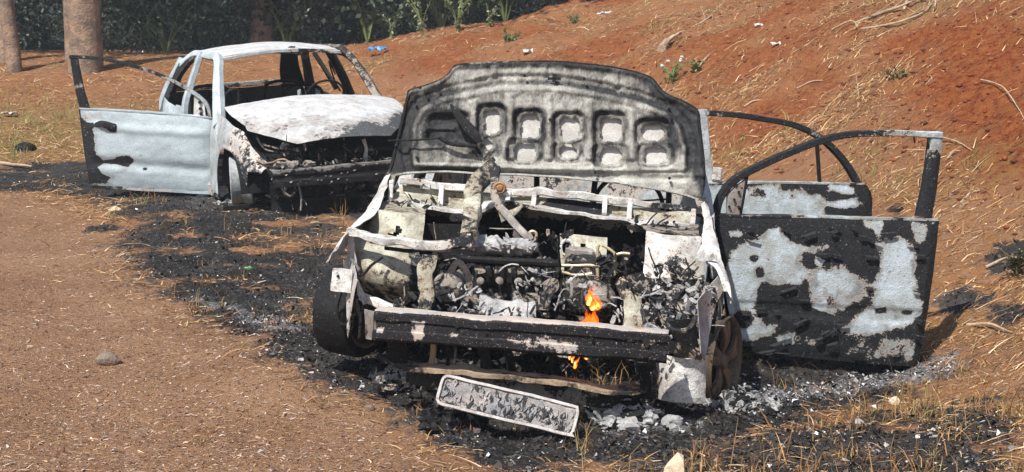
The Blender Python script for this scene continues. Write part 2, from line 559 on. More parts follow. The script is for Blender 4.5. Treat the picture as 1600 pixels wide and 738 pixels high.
    def lathe(s, prof, c, axis=(1, 0, 0), m=28, soot=.5, close=False):
        ax = np.asarray(axis, float); ax /= np.linalg.norm(ax)
        ref = np.array([0, 0, 1.]) if abs(ax[2]) < .9 else np.array([1., 0, 0])
        A = np.cross(ax, ref); A /= np.linalg.norm(A); B = np.cross(ax, A)
        an = np.arange(m) * 2 * math.pi / m
        V = []
        for r, h in prof:
            V.append(np.asarray(c) + ax * h + r * (A[None] * np.cos(an)[:, None] + B[None] * np.sin(an)[:, None]))
        n = len(prof)
        F = [(i * m + j, i * m + (j + 1) % m, (i + 1) * m + (j + 1) % m, (i + 1) * m + j) for i in range(n - 1 + bool(close)) for j in range(m) if i + 1 < n] 
        if close:
            F += [((n - 1) * m + j, (n - 1) * m + (j + 1) % m, (j + 1) % m, j) for j in range(m)]
        else:
            F += [tuple(range(m))[::-1], tuple((n - 1) * m + j for j in range(m))]
        so = np.repeat(np.asarray(soot, float), m) if np.size(soot) == n and n > 1 else soot
        return s.raw(np.vstack(V), F, so)
    def blob(s, c, r, amp=.3, sc=3.0, soot=.5, nu=14, nv=9, seed=0.0, flat=0.0):
        u = np.arange(nu) * 2 * math.pi / nu
        v = np.linspace(0, math.pi, nv)[1:-1]
        D = [np.array([[0, 0, 1.]])]
        for t in v:
            D.append(np.stack([np.sin(t) * np.cos(u), np.sin(t) * np.sin(u), np.full(nu, np.cos(t))], 1))
        D.append(np.array([[0, 0, -1.]]))
        D = np.vstack(D)
        k = 1 + amp * 2 * (fbm(D * sc + seed + np.asarray(c) * 3.1, 3) - .5)
        V = D * k[:, None] * np.asarray(r, float)
        if flat:
            V[:, 2] = np.maximum(V[:, 2], -flat)
        V = V + np.asarray(c)
        F = [(0, 1 + j, 1 + (j + 1) % nu) for j in range(nu)]
        L = len(v)
        for i in range(L - 1):
            F += [(1 + i * nu + j, 1 + (i + 1) * nu + j, 1 + (i + 1) * nu + (j + 1) % nu, 1 + i * nu + (j + 1) % nu) for j in range(nu)]
        e = len(D) - 1
        F += [(e, 1 + (L - 1) * nu + (j + 1) % nu, 1 + (L - 1) * nu + j) for j in range(nu)]
        return s.raw(V, F, soot)
    def crumple(s, amp, sc, seed=0.0):
        V = np.vstack(s.V)
        D = np.stack([fbm(V * sc + seed + 31.7 * k, 3) - .5 for k in range(3)], 1)
        V = V + D * 2 * amp
        out, i = [], 0
        for a in s.V:
            out.append(V[i:i + len(a)]); i += len(a)
        s.V = out
        return s
    def mirror(s):
        o = MB()
        o.V = [v * np.array([-1, 1, 1]) for v in s.V]
        o.F = [f[::-1] for f in s.F]
        o.S = [a.copy() for a in s.S]
        o.n = s.n
        return o
    def build(s, name, mat, parent=None, smooth=True, sharp=38, kind=None, label=None):
        o = link_mesh(name, np.vstack(s.V), s.F, M[mat] if isinstance(mat, str) else mat, parent, smooth,
                      {'soot': np.concatenate(s.S)}, sharp=sharp, kind=kind)
        if label: o['label'] = label
        return o

class Frame:
    """the pose of a car; turns photo pixels into points on planes fixed to the car"""
    def __init__(s, pos, yaw, roll, pitch):
        s.M = Matrix.Translation(pos) @ Matrix.Rotation(yaw, 4, 'Z') @ Matrix.Rotation(roll, 4, 'Y') @ Matrix.Rotation(pitch, 4, 'X')
        s.R = np.array(s.M.to_3x3()); s.t = np.array(pos, float)
        s.o = s.R.T @ (CAM - s.t)
    def pl(s, px, py, p, n):
        d = s.R.T @ ray(px, py)
        n = np.asarray(n, float)
        t = ((np.asarray(p, float) - s.o) @ n) / (d @ n)
        return s.o + t * d
    def U(s, px, py, y):
        return s.pl(px, py, (0, y, 0), (0, 1, 0))
    def W(s, p):
        return s.R @ np.asarray(p, float) + s.t

def tuft_line(P0, P1, n):
    t = np.linspace(0, 1, n)[:, None]
    return np.asarray(P0) * (1 - t) + np.asarray(P1) * t

def patch(left, right, nu, nv):
    """grid between two edge curves"""
    A = catmull(left, nv); B = catmull(right, nv)
    t = np.linspace(0, 1, nu)
    return A[:, None, :] * (1 - t)[None, :, None] + B[:, None, :] * t[None, :, None]

# ------------------------------------------------------------------ the ground
def axis(lo, a, b, hi, fine, grow):
    core = np.arange(a, b + 1e-6, fine)
    out = [b]; st = fine
    while out[-1] < hi:
        st *= grow; out.append(out[-1] + st)
    left = [a]; st = fine
    while left[-1] > lo:
        st *= grow; left.append(left[-1] - st)
    return np.concatenate([left[:0:-1], core, out[1:]])
GX = axis(-400, -4.5, 4.5, 400, .024, 1.045)
GY_ = [3.2]
while GY_[-1] < 26: GY_.append(GY_[-1] + max(.024, .0042 * GY_[-1]))
st_ = GY_[-1] - GY_[-2]
while GY_[-1] < 900: st_ *= 1.12; GY_.append(GY_[-1] + st_)
pre = [3.2]; st_ = .03
while pre[-1] > -60: st_ *= 1.12; pre.append(pre[-1] - st_)
GY = np.array(pre[:0:-1] + GY_)

def wp(pxs):
    return [tuple(hit(a, b)[:2]) for a, b in pxs]
BURN_FAR = wp([(-60, 268), (40, 252), (130, 248), (240, 246), (420, 225), (620, 215), (680, 260), (660, 330), (600, 345), (520, 350), (420, 352),
               (300, 352), (200, 345), (130, 318), (60, 300), (-60, 296)])
BURN_MID = wp([(150, 386), (215, 352), (330, 332), (430, 352), (560, 350), (600, 400), (620, 640), (560, 632), (470, 602), (410, 560), (372, 520), (300, 478), (255, 455), (190, 415)])
BURN_NEAR = wp([(540, 500), (700, 420), (1100, 420), (1440, 520), (1520, 532), (1552, 558), (1550, 590), (1440, 612), (1330, 640),
                (1270, 668), (1180, 690), (1120, 720), (1040, 735), (900, 730), (780, 760), (720, 722), (660, 672), (600, 645), (520, 610)])
SEMI = wp([(1000, 690), (1290, 640), (1480, 610), (1640, 600), (1700, 800), (700, 800), (740, 735)])
ASH1 = wp([(1130, 600), (1300, 585), (1440, 545), (1520, 535), (1550, 560), (1500, 595), (1350, 610), (1250, 645), (1130, 660)])
ASH2 = wp([(270, 465), (330, 462), (480, 500), (500, 540), (420, 520), (330, 490)])
ASH3 = wp([(640, 560), (900, 640), (1130, 640), (1140, 690), (930, 690), (680, 640)])
ASH4 = wp([(280, 305), (620, 290), (620, 335), (400, 345), (260, 330)])

BARE = wp([(1340, 70), (1420, 30), (1600, -20), (1760, 120), (1720, 330), (1600, 345), (1500, 300), (1430, 262), (1385, 190)])
BARE2 = wp([(1170, 40), (1290, 30), (1340, 90), (1300, 150), (1230, 160), (1180, 110)])
def masks(x, y):
    w1 = (fb2(x, y, 1.1, 4, 5.0) - .5) * 1.2
    w2 = (fb2(x, y, 6.0, 3, 8.0) - .5) * .35
    def sd(p, k=1.0):
        return polysd(x, y, p) + (w1 * .55 + w2) * k
    b = np.maximum.reduce([sstep(-.35, .40, sd(BURN_FAR)), sstep(-.28, .34, sd(BURN_MID, .8)), sstep(-.22, .28, sd(BURN_NEAR, .7))])
    b = b * (1 - .46 * sstep(.52, .66, fb2(x, y, 3.4, 4, 57.0)) * (1 - .8 * sstep(-.2, .2, polysd(x, y, BURN_NEAR))))
    semi = sstep(-.1, .3, polysd(x, y, SEMI) + w2) * np.clip(.35 + 1.2 * fb2(x, y, 3.2, 3, 2.0) - .35, 0, .8)
    b = np.maximum(b, semi)
    for px, py, r in ((1590, 400, .28), (1500, 470, .22), (1575, 490, .15), (160, 357, .2), (1400, 330, .1)):
        h_ = hit(px, py)
        b = np.maximum(b, .8 * sstep(r, r * .3, np.hypot(x - h_[0], (y - h_[1]) * .6) + w2 * .5))
    # thin brownish scorched strip between the cars
    c = hit(470, 375)
    b = b - .45 * sstep(.9, .2, np.hypot((x - c[0]) * .8, (y - c[1]) * 1.0) + w1 * .5)
    ash = np.maximum.reduce([.66 * sstep(-.1, .15, polysd(x, y, ASH1) + w2), .62 * sstep(-.05, .1, polysd(x, y, ASH2) + w2 * .6),
                             .58 * sstep(-.05, .15, polysd(x, y, ASH3) + w2), .42 * sstep(-.1, .2, polysd(x, y, ASH4) + w2)])
    ash = np.maximum(ash, .22 + .22 * fb2(x, y, 2.2, 4, 35.0))
    toe = np.interp(y, TOE_Y, TOE_X)
    d = x - toe
    road = sstep(.25, -.35, x - np.interp(y, [0, 5.3, 6.7, 8.8, 10.6, 13.3, 30], [.5, -.15, -.8, -1.85, -2.75, -4.1, -12]) + w1 * .5)
    bare = np.maximum(sstep(-.35, .45, polysd(x, y, BARE) + w1 * .7 + w2), .85 * sstep(-.3, .4, polysd(x, y, BARE2) + w1 * .6 + w2))
    red = sstep(.0, 1.2, d + w1 * .8) * np.maximum(bare, .30 + .55 * sstep(.45, .66, fb2(x, y, .9, 4, 21.0)))
    red = np.maximum(red, .25 * sstep(13, 16, y))
    dry = np.clip(1.0 - road - red * .45, 0, 1) * sstep(.25, .5, fb2(x, y, .8, 3, 13.0) + .1)
    dry = np.maximum(dry, .25)
    g0 = hit(40, 215)
    green = .9 * sstep(2.6, .6, np.hypot((x - g0[0] + .6) * .55, (y - g0[1]) * .95) + w1)
    green = np.maximum(green, .35 * sstep(.55, .75, fb2(x, y, 1.7, 3, 31.0)) * (1 - road))
    return b, ash, road, red, dry, green

XX, YY = np.meshgrid(GX, GY)
xf, yf = XX.ravel(), YY.ravel()
zf = ground_z(xf, yf)
near = (np.abs(xf) < 16) & (yf > 1) & (yf < 32)
att = {k: np.zeros(len(xf)) for k in ('burn', 'ash', 'dry', 'green', 'red')}
att['dry'][:] = .5
b_, a_, road_, red_, dry_, gr_ = masks(xf[near], yf[near])
for k, v in zip(('burn', 'ash', 'dry', 'green', 'red'), (b_, a_, dry_, gr_, red_)):
    att[k][near] = v
rough_ = .012 + .022 * (1 - road_) + .012 * np.clip(b_, 0, 1)
zf[near] += rough_ * 2.0 * (fb2(xf[near], yf[near], 7.0, 4, 41.0) - .5) + .010 * (fb2(xf[near], yf[near], 26.0, 2, 4.0) - .5)
bank_ = sstep(.1, 1.2, xf[near] - np.interp(yf[near], TOE_Y, TOE_X))
zf[near] += bank_ * (.10 * (fb2(xf[near], yf[near], 3.2, 4, 14.0) - .5) + .07 * np.abs(fb2(xf[near], yf[near], 9.0, 3, 24.0) - .5))
ny, nx = XX.shape
ii = np.arange(ny * nx).reshape(ny, nx)
GF = np.stack([ii[:-1, :-1], ii[:-1, 1:], ii[1:, 1:], ii[1:, :-1]], -1).reshape(-1, 4)
g_ = link_mesh('ground', np.stack([xf, yf, zf], 1), GF, M['ground'], attrs=att, sharp=None)
tag(g_, 'reddish brown earth with a burnt black patch around the two wrecks', None, kind='structure')

# ------------------------------------------------------------------ the near wreck, nose to the camera
N = Frame((0.07, 6.40, 0.10), R(-5.6), R(2.5), R(-1.5))
U = N.U
car = empty('burnt_car', 'burnt out hatchback wreck nearest the camera with its hood raised and engine bay still burning', 'car')
car.matrix_world = N.M

def pxsoot(P, fn, frame=N):
    """soot chosen from where a vertex was measured in the photograph, stored on the mesh"""
    sh = P.shape[:-1]
    Q = P.reshape(-1, 3) @ frame.R.T + frame.t
    x, y = project(Q)
    return fn(x, y).reshape(sh)

def polymix(x, y, base, items, soft=5.0):
    s = np.full(x.shape, float(base))
    for val, poly in items:
        q = np.asarray(poly); ar = abs(np.sum(q[:, 0] * np.roll(q[:, 1], -1) - q[:, 1] * np.roll(q[:, 0], -1))) / 2
        so_ = min(soft * 4.5, max(1.5, .20 * math.sqrt(ar)))
        k = sstep(-so_, so_, polysd(x, y, poly))
        s = s * (1 - k) + val * k
    return s

def zp(ox, oy, sc, pts):
    return [(ox + a * sc, oy + b * sc) for a, b in pts]

def disc_poly(cx, cy, rx, ry=None, n=12):
    ry = ry or rx
    return [(cx + rx * math.cos(i * 2 * math.pi / n), cy + ry * math.sin(i * 2 * math.pi / n)) for i in range(n)]

# ---- bumper beam
L_, Rr_ = [], []
nb_ = 60
tx = np.linspace(0, 1, nb_)
yb = -.60 - .05 * (1 - (2 * tx - 1) ** 2)
topf = np.array([U(586 + 457 * t, 486 + 37 * t, y) for t, y in zip(tx, yb)])
botf = np.array([U(580 + 461 * t, 529 + 37 * t, y) for t, y in zip(tx, yb)])
back = np.array([0, .085, 0])
rows = [topf + back, topf + np.array([0, .006, .0]), topf + np.array([0, 0, -.006]), topf * .72 + botf * .28 + np.array([0, 0, 0]),
        topf * .66 + botf * .34 + np.array([0, .008, 0]), topf * .36 + botf * .64 + np.array([0, .008, 0]), topf * .30 + botf * .70,
        botf + np.array([0, 0, .006]), botf + np.array([0, .006, 0]), botf + back]
P = np.array(rows)
P = np.concatenate([P[:-1] * (1 - k) + P[1:] * k for k in (0.0,)] , 0)
P = np.vstack([P, rows[-1][None]])
def sb(x, y):
    return polymix(x, y, 1.0, [(.20, [(640, 500), (665, 500), (668, 532), (645, 535)]), (.25, [(584, 505), (602, 507), (600, 527), (586, 525)]),
                               (.50, [(780, 530), (850, 525), (905, 530), (905, 552), (820, 550)]), (.32, [(860, 537), (900, 540), (898, 550), (865, 548)]),
                               (.5, [(955, 525), (1035, 528), (1032, 550), (960, 548)]), (.45, [(700, 515), (720, 517), (715, 535), (700, 533)])], 4)
so = pxsoot(P, sb)
so[0] = .25; so[1] = .2
bb = MB().grid(P, so, thick=.006)
M['beam'] = burnt('blistered_beam_paint', pale=(.58, .47, .39), pale2=(.40, .39, .39), black=(.008, .008, .010), edge=(.42, .36, .33), stain=(.30, .17, .10), s=9, seed=5.5, amp=.75, fleck=.60, soot_flake=.635, smoke=.4, stain_at=.6)
bumper = bb.crumple(.008, 9).build('bumper_beam', 'beam', car, label='black scorched crash beam across the nose with peeling patches')
for (a, b2, r) in ((600, 494, .010), (714, 509, .008), (1009, 534, .013), (1008, 554, .013), (925, 530, .006), (760, 520, .006), (645, 508, .006)):
    c = U(a, b2, -.655 + .05 * ((a - 812) / 230) ** 2)
    MB().lathe([(r, 0), (r, .02)], c + np.array([0, -.004, 0]), (0, 1, 0), 12, .95).build('painted_bolt_hole', 'void', bumper)  # black discs on the beam stand in for shaded bolt holes
ep = patch([U(571, 482, -.52), U(573, 530, -.52)], [U(589, 487, -.60), U(586, 531, -.60)], 6, 6)
MB().grid(ep, .45, .006).crumple(.006, 9).build('beam_end_plate', 'engine', car)

# ---- lower crossmember and its brackets
path = [U(598, 556, -.42), U(640, 572, -.46), U(690, 576, -.50), U(780, 585, -.52), U(880, 596, -.52), U(950, 609, -.50), U(1000, 606, -.45)]
MB().sweep(path, [.10, .12, .13, .13, .12], [.018, .02, .022, .02, .015], (0, 0, 1), [.7, .45, .3, .4, .35, .6], n=50).crumple(.013, 12).build('lower_crossmember', 'tan', car, label='heat tanned lower cross rail under the beam')
path = [p + np.array([0, .01, -.045]) for p in path[1:]]
MB().sweep(path, .012, [.06, .075, .075, .07, .05], (0, 0, 1), [.75, .5, .45, .55, .8], n=40).crumple(.007, 8).build('crossmember_lip', 'engine', car)
for a, b2, c, d2, w, mat, so_ in ((618, 530, 622, 566, .075, 'char', .9), (677, 533, 675, 566, .022, 'tan', .35), (700, 535, 700, 570, .014, 'char', .8), (860, 548, 858, 585, .02, 'char', .75),
                            (1005, 570, 1008, 622, .045, 'char', .85), (1020, 568, 1022, 615, .02, 'tan', .7), (752, 540, 758, 575, .04, 'engine', .7), (790, 542, 800, 578, .03, 'char', .8)):
    MB().sweep([U(a, b2, -.50), U((a + c) / 2 + 2, (b2 + d2) / 2, -.49), U(c, d2, -.47)], w, .02, (0, 1, 0), so_, n=8).crumple(.006, 12).build('bracket', mat, car)

# ---- radiator support uprights, upper bars
path = [U(672, 402, -.40), U(664, 430, -.42), U(668, 462, -.43), U(662, 498, -.44)]
MB().sweep(path, [.075, .05, .06, .045], .03, (0, 1, 0), [.6, .45, .6, .4], n=24).crumple(.022, 13).build('radiator_upright', 'cream', car)
path = [U(975, 452, -.40), U(985, 475, -.42), U(988, 500, -.44), U(978, 522, -.45)]
MB().sweep(path, [.03, .06, .07, .05], .02, (0, 1, 0), [.6, .35, .4, .55], n=24).crumple(.022, 12, 3).build('radiator_upright', 'cream', car)
path = [U(976, 436, -.36), U(970, 448, -.37), U(976, 462, -.38)]
MB().sweep(path, [.03, .04, .03], .012, (0, 1, 0), .55, n=12).crumple(.014, 14, 1).build('rusty_tab', 'rust', car)
path = [U(547, 360, -.18), U(590, 372, -.22), U(650, 382, -.28), U(700, 383, -.32), U(738, 376, -.33)]
MB().sweep(path, [.05, .05, .06, .05, .05], [.03, .03, .03, .045, .05], (0, 0, 1), [.3, .45, .25, .45, .5], n=50).crumple(.016, 12).build('upper_tie_bar', 'skin', car, label='buckled white upper rail at the left of the engine bay')
path = [U(600, 388, -.2), U(660, 393, -.26), U(716, 390, -.3)]
MB().tube(path, .008, .8).crumple(.01, 8).build('cable', 'char', car)

# ---- left inner apron, headlight bracket, strut tower
P = patch([U(552, 374, -.05), U(545, 400, -.10), U(552, 430, -.10), U(566, 462, -.05)], [U(650, 388, -.02), U(664, 420, -.12), U(660, 450, -.14), U(652, 476, -.06)], 26, 18)
uu = np.linspace(0, 1, 26)[None, :]; vv = np.linspace(0, 1, 18)[:, None]
P[..., 1] += -.06 * np.sin(np.pi * uu) * np.sin(np.pi * vv)
MB().grid(P, .34 + .25 * (uu > .8) + .15 * vv, .004).crumple(.018, 7).build('inner_apron', 'cream', car, label='cream scorched inner wheel arch panel at the left')
MB().sweep([U(548, 362, -.16), U(549, 400, -.17), U(556, 440, -.18), U(572, 474, -.2)], [.02, .035, .03, .02], .014, (0, 1, 0), .25, n=20).crumple(.01, 9).build('apron_flange', 'skin', car)
path = [U(566, 462, -.16), U(600, 478, -.26), U(640, 488, -.38), U(662, 492, -.44)]
MB().sweep(path, [.03, .04, .04, .03], .03, (0, 0, 1), [.2, .25, .2, .4], n=26).crumple(.012, 9).build('lower_apron_rail', 'skin', car)
P = patch([U(521, 420, -.30), U(519, 455, -.30)], [U(552, 422, -.31), U(551, 458, -.31)], 8, 8)
MB().grid(P, .22, .012).crumple(.008, 11).build('headlight_bracket', 'skin', car, label='small white bracket hanging beside the left wheel')
for a, b2 in ((528, 432), (540, 448)):
    MB().lathe([(.006, 0), (.006, .01)], U(a, b2, -.318), (0, 1, 0), 10, .9).build('painted_bolt_hole', 'void', car)  # dark discs painted as the shade of bracket holes
pth = [U(548, 405, -.24), U(562, 422, -.26), U(556, 445, -.28), U(558, 470, -.28), U(563, 500, -.28), U(561, 530, -.27)]
MB().tube(pth, [.006, .007, .005], .55, n=30).crumple(.008, 12).build('cable', 'char', car)
MB().tube([U(598, 402, -.22), U(580, 415, -.25), U(566, 430, -.26), U(555, 425, -.26)], .006, .7, n=20).build('cable', 'char', car)
MB().tube([U(535, 455, -.24), U(528, 480, -.2), U(531, 505, -.2), U(548, 508, -.22)], .005, .6, n=20).crumple(.006, 12).build('cable', 'char', car)
P = patch([U(580, 326, .22), U(578, 378, .12)], [U(664, 338, .18), U(660, 384, .08)], 30, 16)
px_, py_ = project(P.reshape(-1, 3) @ N.R.T + N.t)
px_ = px_.reshape(16, 30); py_ = py_.reshape(16, 30)
def hook(x, y):
    a = polysd(x, y, [(622, 349), (630, 349), (631, 362), (624, 369), (606, 370), (607, 364), (618, 362)])
    b = polysd(x, y, [(603, 330), (606, 330), (606, 364), (603, 364)])
    return np.maximum(a, b - .3)
hk = hook(px_, py_) > 0
hole = hk[:-1, :-1] & hk[1:, 1:] & hk[:-1, 1:] & hk[1:, :-1]
P[..., 1] -= .05 * np.sin(np.linspace(0, np.pi, 30))[None, :]
MB().grid(P, .30, .004, hole).crumple(.012, 8).build('strut_tower', 'cream', car, label='cream strut tower with hook shaped hole at the left')
P = patch([U(578, 325, .22), U(585, 310, .50)], [U(664, 337, .18), U(668, 322, .46)], 16, 10)
P[..., 2] -= .01
MB().grid(P, .4, .004).crumple(.014, 7).build('strut_tower_top', 'cream', car)
P = patch([U(585, 345, .24), U(585, 400, .2)], [U(760, 352, .3), U(760, 410, .3)], 12, 8)
MB().grid(P, .9, .004).crumple(.02, 4).build('inner_wall', 'char', car)

# ---- right strut tower and apron
P = patch([U(1012, 362, .12), U(1006, 432, .0)], [U(1094, 370, .16), U(1100, 436, .06)], 18, 14)
P[..., 1] -= .04 * np.sin(np.linspace(0, np.pi, 18))[None, :]
MB().grid(P, .40, .004).crumple(.014, 9, 2).build('strut_tower', 'skin', car, label='pale grey strut tower at the right of the engine')
P = patch([U(1012, 361, .12), U(1000, 352, .45)], [U(1094, 369, .16), U(1092, 352, .45)], 14, 8)
MB().grid(P, .5, .004).crumple(.014, 8).build('strut_tower_top', 'engine', car)
P = patch([U(1004, 432, .0), U(1000, 470, -.1), U(1010, 520, -.15)], [U(1100, 436, .06), U(1108, 470, 0), U(1104, 520, -.1)], 22, 18)
MB().grid(P, .5, .004).crumple(.035, 9).build('inner_apron', 'engine', car)

# ---- fenders
def fender(rows, mat, name, side, lab):
    """rows: (inner px, outer px, y, drop) from the cowl forward"""
    A = np.array([U(*r[0], r[2] + .05) for r in rows]); B = np.array([U(*r[1], r[2]) for r in rows])
    k = 36
    A = catmull(A, k); B = catmull(B, k)
    dr = np.interp(np.linspace(0, 1, k), np.linspace(0, 1, len(rows)), [r[3] for r in rows])
    Mid = (A + B) / 2 + np.array([0, 0, .012])
    C = B + np.stack([np.full(k, .012 * side), np.full(k, .03), -dr * .5], 1)
    D = B + np.stack([np.full(k, .004 * side), np.full(k, .05), -dr], 1)
    P = np.stack([A, Mid, B, C, D], 1)
    Pq = []
    for a in range(4):
        for t in (0, .34, .67): Pq.append(P[:, a] * (1 - t) + P[:, a + 1] * t)
    Pq.append(P[:, 4])
    P = np.stack(Pq, 1)
    so = np.tile(np.linspace(.12, .30, P.shape[1])[None, :], (k, 1))
    so[-6:] += .12
    return MB().grid(P, so, .003, flip=side > 0).crumple(.010, 8).build(name, mat, car, label=lab)
fender([((613, 262), (601, 274), .82, .20), ((606, 285), (588, 302), .55, .2), ((598, 310), (570, 330), .28, .18), ((584, 338), (551, 352), .05, .10), ((560, 352), (530, 376), -.15, .06),
        ((540, 366), (519, 396), -.28, .05), ((526, 392), (511, 410), -.34, .02)], 'skin', 'fender', -1, 'buckled white left fender edge flaring over the wheel')
fender([((1093, 305), (1103, 312), .82, .25), ((1098, 328), (1110, 332), .58, .25), ((1100, 352), (1116, 358), .34, .22), ((1096, 378), (1124, 390), .10, .20), ((1100, 404), (1133, 420), -.1, .10),
        ((1120, 425), (1140, 446), -.22, .07), ((1130, 455), (1142, 466), -.26, .03)], 'skin', 'fender', 1, 'bleached white right fender edge hanging over the wheel')
MB().sweep([U(1092, 395, .0), U(1100, 402, -.08), U(1118, 402, -.12)], [.06, .04, .02], .006, (0, 1, 0), .2, n=14).crumple(.008, 8).build('torn_flange', 'skin', car)
# outer fender skins behind the visible edges, down to the arches
for sgn in (-1, 1):
    yy = np.linspace(-.42, .86, 44)
    top = np.interp(yy, [-.42, 0, .86], [.50, .60, .74])
    arch = np.sqrt(np.clip(.34 ** 2 - (yy - .0) ** 2, 0, None)) + .20
    bot = np.where(np.abs(yy) < .34, arch, np.interp(yy, [-.42, -.34, .34, .86], [.30, .24, .22, .14]))
    bot = np.minimum(bot, top - .03)
    xo = np.interp(yy, [-.42, -.1, .86], [.70, .80, .80]) * sgn
    P = np.stack([np.stack([xo - .03 * sgn * (1 - t), yy, top * (1 - t) + bot * t], 1) for t in np.linspace(0, 1, 10)], 1)
    MB().grid(P, .45, .003, flip=sgn > 0).crumple(.012, 5).build('fender_skin', 'shell', car)

# ---- cowl: two bars, tray, dividers, lip
bar = [U(628, 281, .70), U(700, 291, .68), U(760, 296, .68), U(830, 300, .68), U(910, 306, .68), U(1000, 318, .69), U(1078, 326, .71)]
MB().sweep(bar, .05, [.034, .034, .03, .032, .036, .03, .02], (0, 0, 1), [.5, .25, .42, .2, .3, .38, .6], n=70).crumple(.013, 12).build('cowl_bar', 'skin', car, label='white cowl bar under the raised hood')
lip = [U(588, 312, .52), U(640, 318, .5), U(680, 324, .48), U(715, 330, .46), U(745, 329, .47), U(775, 318, .5), U(810, 319, .5), U(870, 330, .5), U(940, 339, .5), U(1010, 347, .5), U(1088, 352, .52)]
MB().sweep(lip, .10, [.016, .014, .02, .02, .018, .016, .016, .016, .016, .015], (0, 0, 1), [.45, .2, .4, .25, .5, .35, .2, .3, .4, .3], n=90).crumple(.015, 11).build('cowl_lip', 'skin', car, label='wavy white front lip of the cowl tray')
K = 60
A = catmull([b + np.array([0, .02, -.03]) for b in bar], K); B = catmull(lip, K)
P = np.stack([A * (1 - t) + B * t + np.array([0, .06, -.015]) * math.sin(math.pi * t) for t in np.linspace(0, 1, 8)], 0)
xs_ = np.linspace(0, 1, K)
so = .35 + .55 * ((xs_ > .52) & (xs_ < .72))
MB().grid(P, np.tile(so[None], (8, 1)), .003).crumple(.012, 6).build('cowl_tray', 'cream', car)
for a, c, d2 in ((835, 302, 325), (946, 311, 335), (985, 318, 342), (690, 292, 322), (612, 282, 312), (1084, 328, 352), (795, 300, 318)):
    MB().sweep([U(a, c, .66), U(a - 2, d2, .48)], .022, .012, (0, 1, 0), .25, n=6).crumple(.004, 9).build('cowl_divider', 'skin', car)
for a, b2, mt in ((965, 312, 'void'), (915, 308, 'void')):
    pass
P = patch([U(990, 330, .62), U(988, 350, .58)], [U(1080, 334, .64), U(1082, 352, .6)], 14, 6)
MB().grid(P, .35, .01).crumple(.015, 9).build('cowl_pocket', 'cream', car)
K = 50
A = catmull([p + np.array([0, .04, -.012]) for p in lip], K)
P = np.stack([A + np.array([0, .10 * t, -.10 * t]) for t in np.linspace(0, 1, 6)], 0)
MB().grid(P, np.linspace(.35, .85, 6)[:, None] * np.ones((1, K)), .003).crumple(.02, 5).build('cowl_underside', 'engine', car)

# ---- firewall, floor, engine
xs = np.linspace(-.70, .70, 40); zs = np.linspace(.10, .60, 18)
P = np.stack([np.stack([xs, .66 + .03 * np.sin(xs * 9), np.full(40, z)], 1) for z in zs[::-1]], 0)
P = P
sof = np.where((xs > .12) & (xs < .6), .62, .97)
MB().grid(P, np.tile(sof[None], (18, 1)), .004).crumple(.02, 5).build('firewall', 'engine', car)
eng = MB()
c0 = U(795, 450, .22)
eng.box(c0 + np.array([0, .14, -.04]), (.42, .30, .30), .8)
for k in range(7):
    eng.box(U(735 + 21 * k, 428, .05), (.036, .03, .07), .55, ch=.2)
eng.sweep([U(755, 430, .02), U(865, 436, .02)], .05, .085, (0, 0, 1), .45, n=14)
for k in range(6):
    eng.sweep([U(762 + 19 * k, 405, .02), U(764 + 19 * k, 420, -.06), U(770 + 18 * k, 446, -.02)], .022, .022, (0, 1, 0), .75, n=9)
eng.sweep([U(745, 455, .02), U(870, 462, .02)], .06, .10, (0, 0, 1), .92, n=8)
for k in range(4):
    eng.sweep([U(748 + 30 * k, 398, .10), U(750 + 30 * k, 412, -.02), U(752 + 30 * k, 428, -.04)], .045, .035, (0, 1, 0), .55, n=8)
    eng.lathe([(.016, 0), (.016, .05), (.008, .055)], U(752 + 30 * k, 440, -.03), (0, -1, .2), 10, .4)
for k in range(9):
    eng.lathe([(.008, 0), (.008, .012)], U(748 + 14 * k, 460 + .8 * k, -.02), (0, -1, 0), 6, .35)
eng.box(U(830, 470, -.02), (.16, .06, .07), .55, (0, .1, .1)); eng.box(U(770, 474, -.02), (.10, .06, .06), .7, (0, -.1, 0))
eng.lathe([(.04, -.02), (.045, 0), (.045, .02), (.03, .025)], U(742, 470, -.05), (0, -1, 0), 18, .6)
eng.lathe([(.03, -.02), (.034, 0), (.034, .015), (.01, .02)], U(862, 446, -.05), (0, -1, 0), 16, .5)
eng.crumple(.008, 9).build('engine_block', 'engine', car, label='sooty engine block in the middle of the bay')
MB().tube([U(718, 404, -.06), U(790, 408, -.06), U(872, 412, -.06)], .016, .92, n=24).crumple(.004, 9).build('fuel_rail', 'char', car)
ash = MB()
for k in range(9):
    ash.blob(U(742 + 10 * k, 384 + (k % 3) * 2, .0 + .03 * (k % 2)), (.05, .06, .030 + .012 * (k % 2)), .45, 2.5, .0, seed=k * 3.1)
ash.crumple(.012, 16).build('ash_heap', 'ash', car, label='bright white ash heaped on the engine')
# alternator
al = MB()
ca = U(704, 447, -.22)
al.lathe([(.012, -.07), (.045, -.065), (.060, -.05), (.063, -.01), (.063, .02), (.058, .045), (.03, .055)], ca, (.25, 1, .0), 20, .45)
al.build('alternator', 'engine', car, label='finned alternator at the left of the engine')
for k in range(7):
    an = -.9 + k * .3
    p = ca + np.array([-.055 * math.cos(an), -.05, .06 * math.sin(an)])
    MB().box(p, (.03, .05, .008), .3, (0, -an, 0)).build('fin', 'engine', car)
al = MB().lathe([(.048, 0), (.05, .008), (.035, .012), (.05, .016), (.048, .024)], ca + np.array([-.085, .02, .0]), (1, 0, .1), 20, .9)
al.build('pulley', 'char', car)
MB().sweep([ca + np.array([.0, -.03, .055]), ca + np.array([.03, -.03, .10]), ca + np.array([.07, -.02, .05]), ca + np.array([.08, -.01, -.03])], .025, .02, (0, 1, 0), .45, n=16).crumple(.006, 9).build('alternator_bracket', 'engine', car)
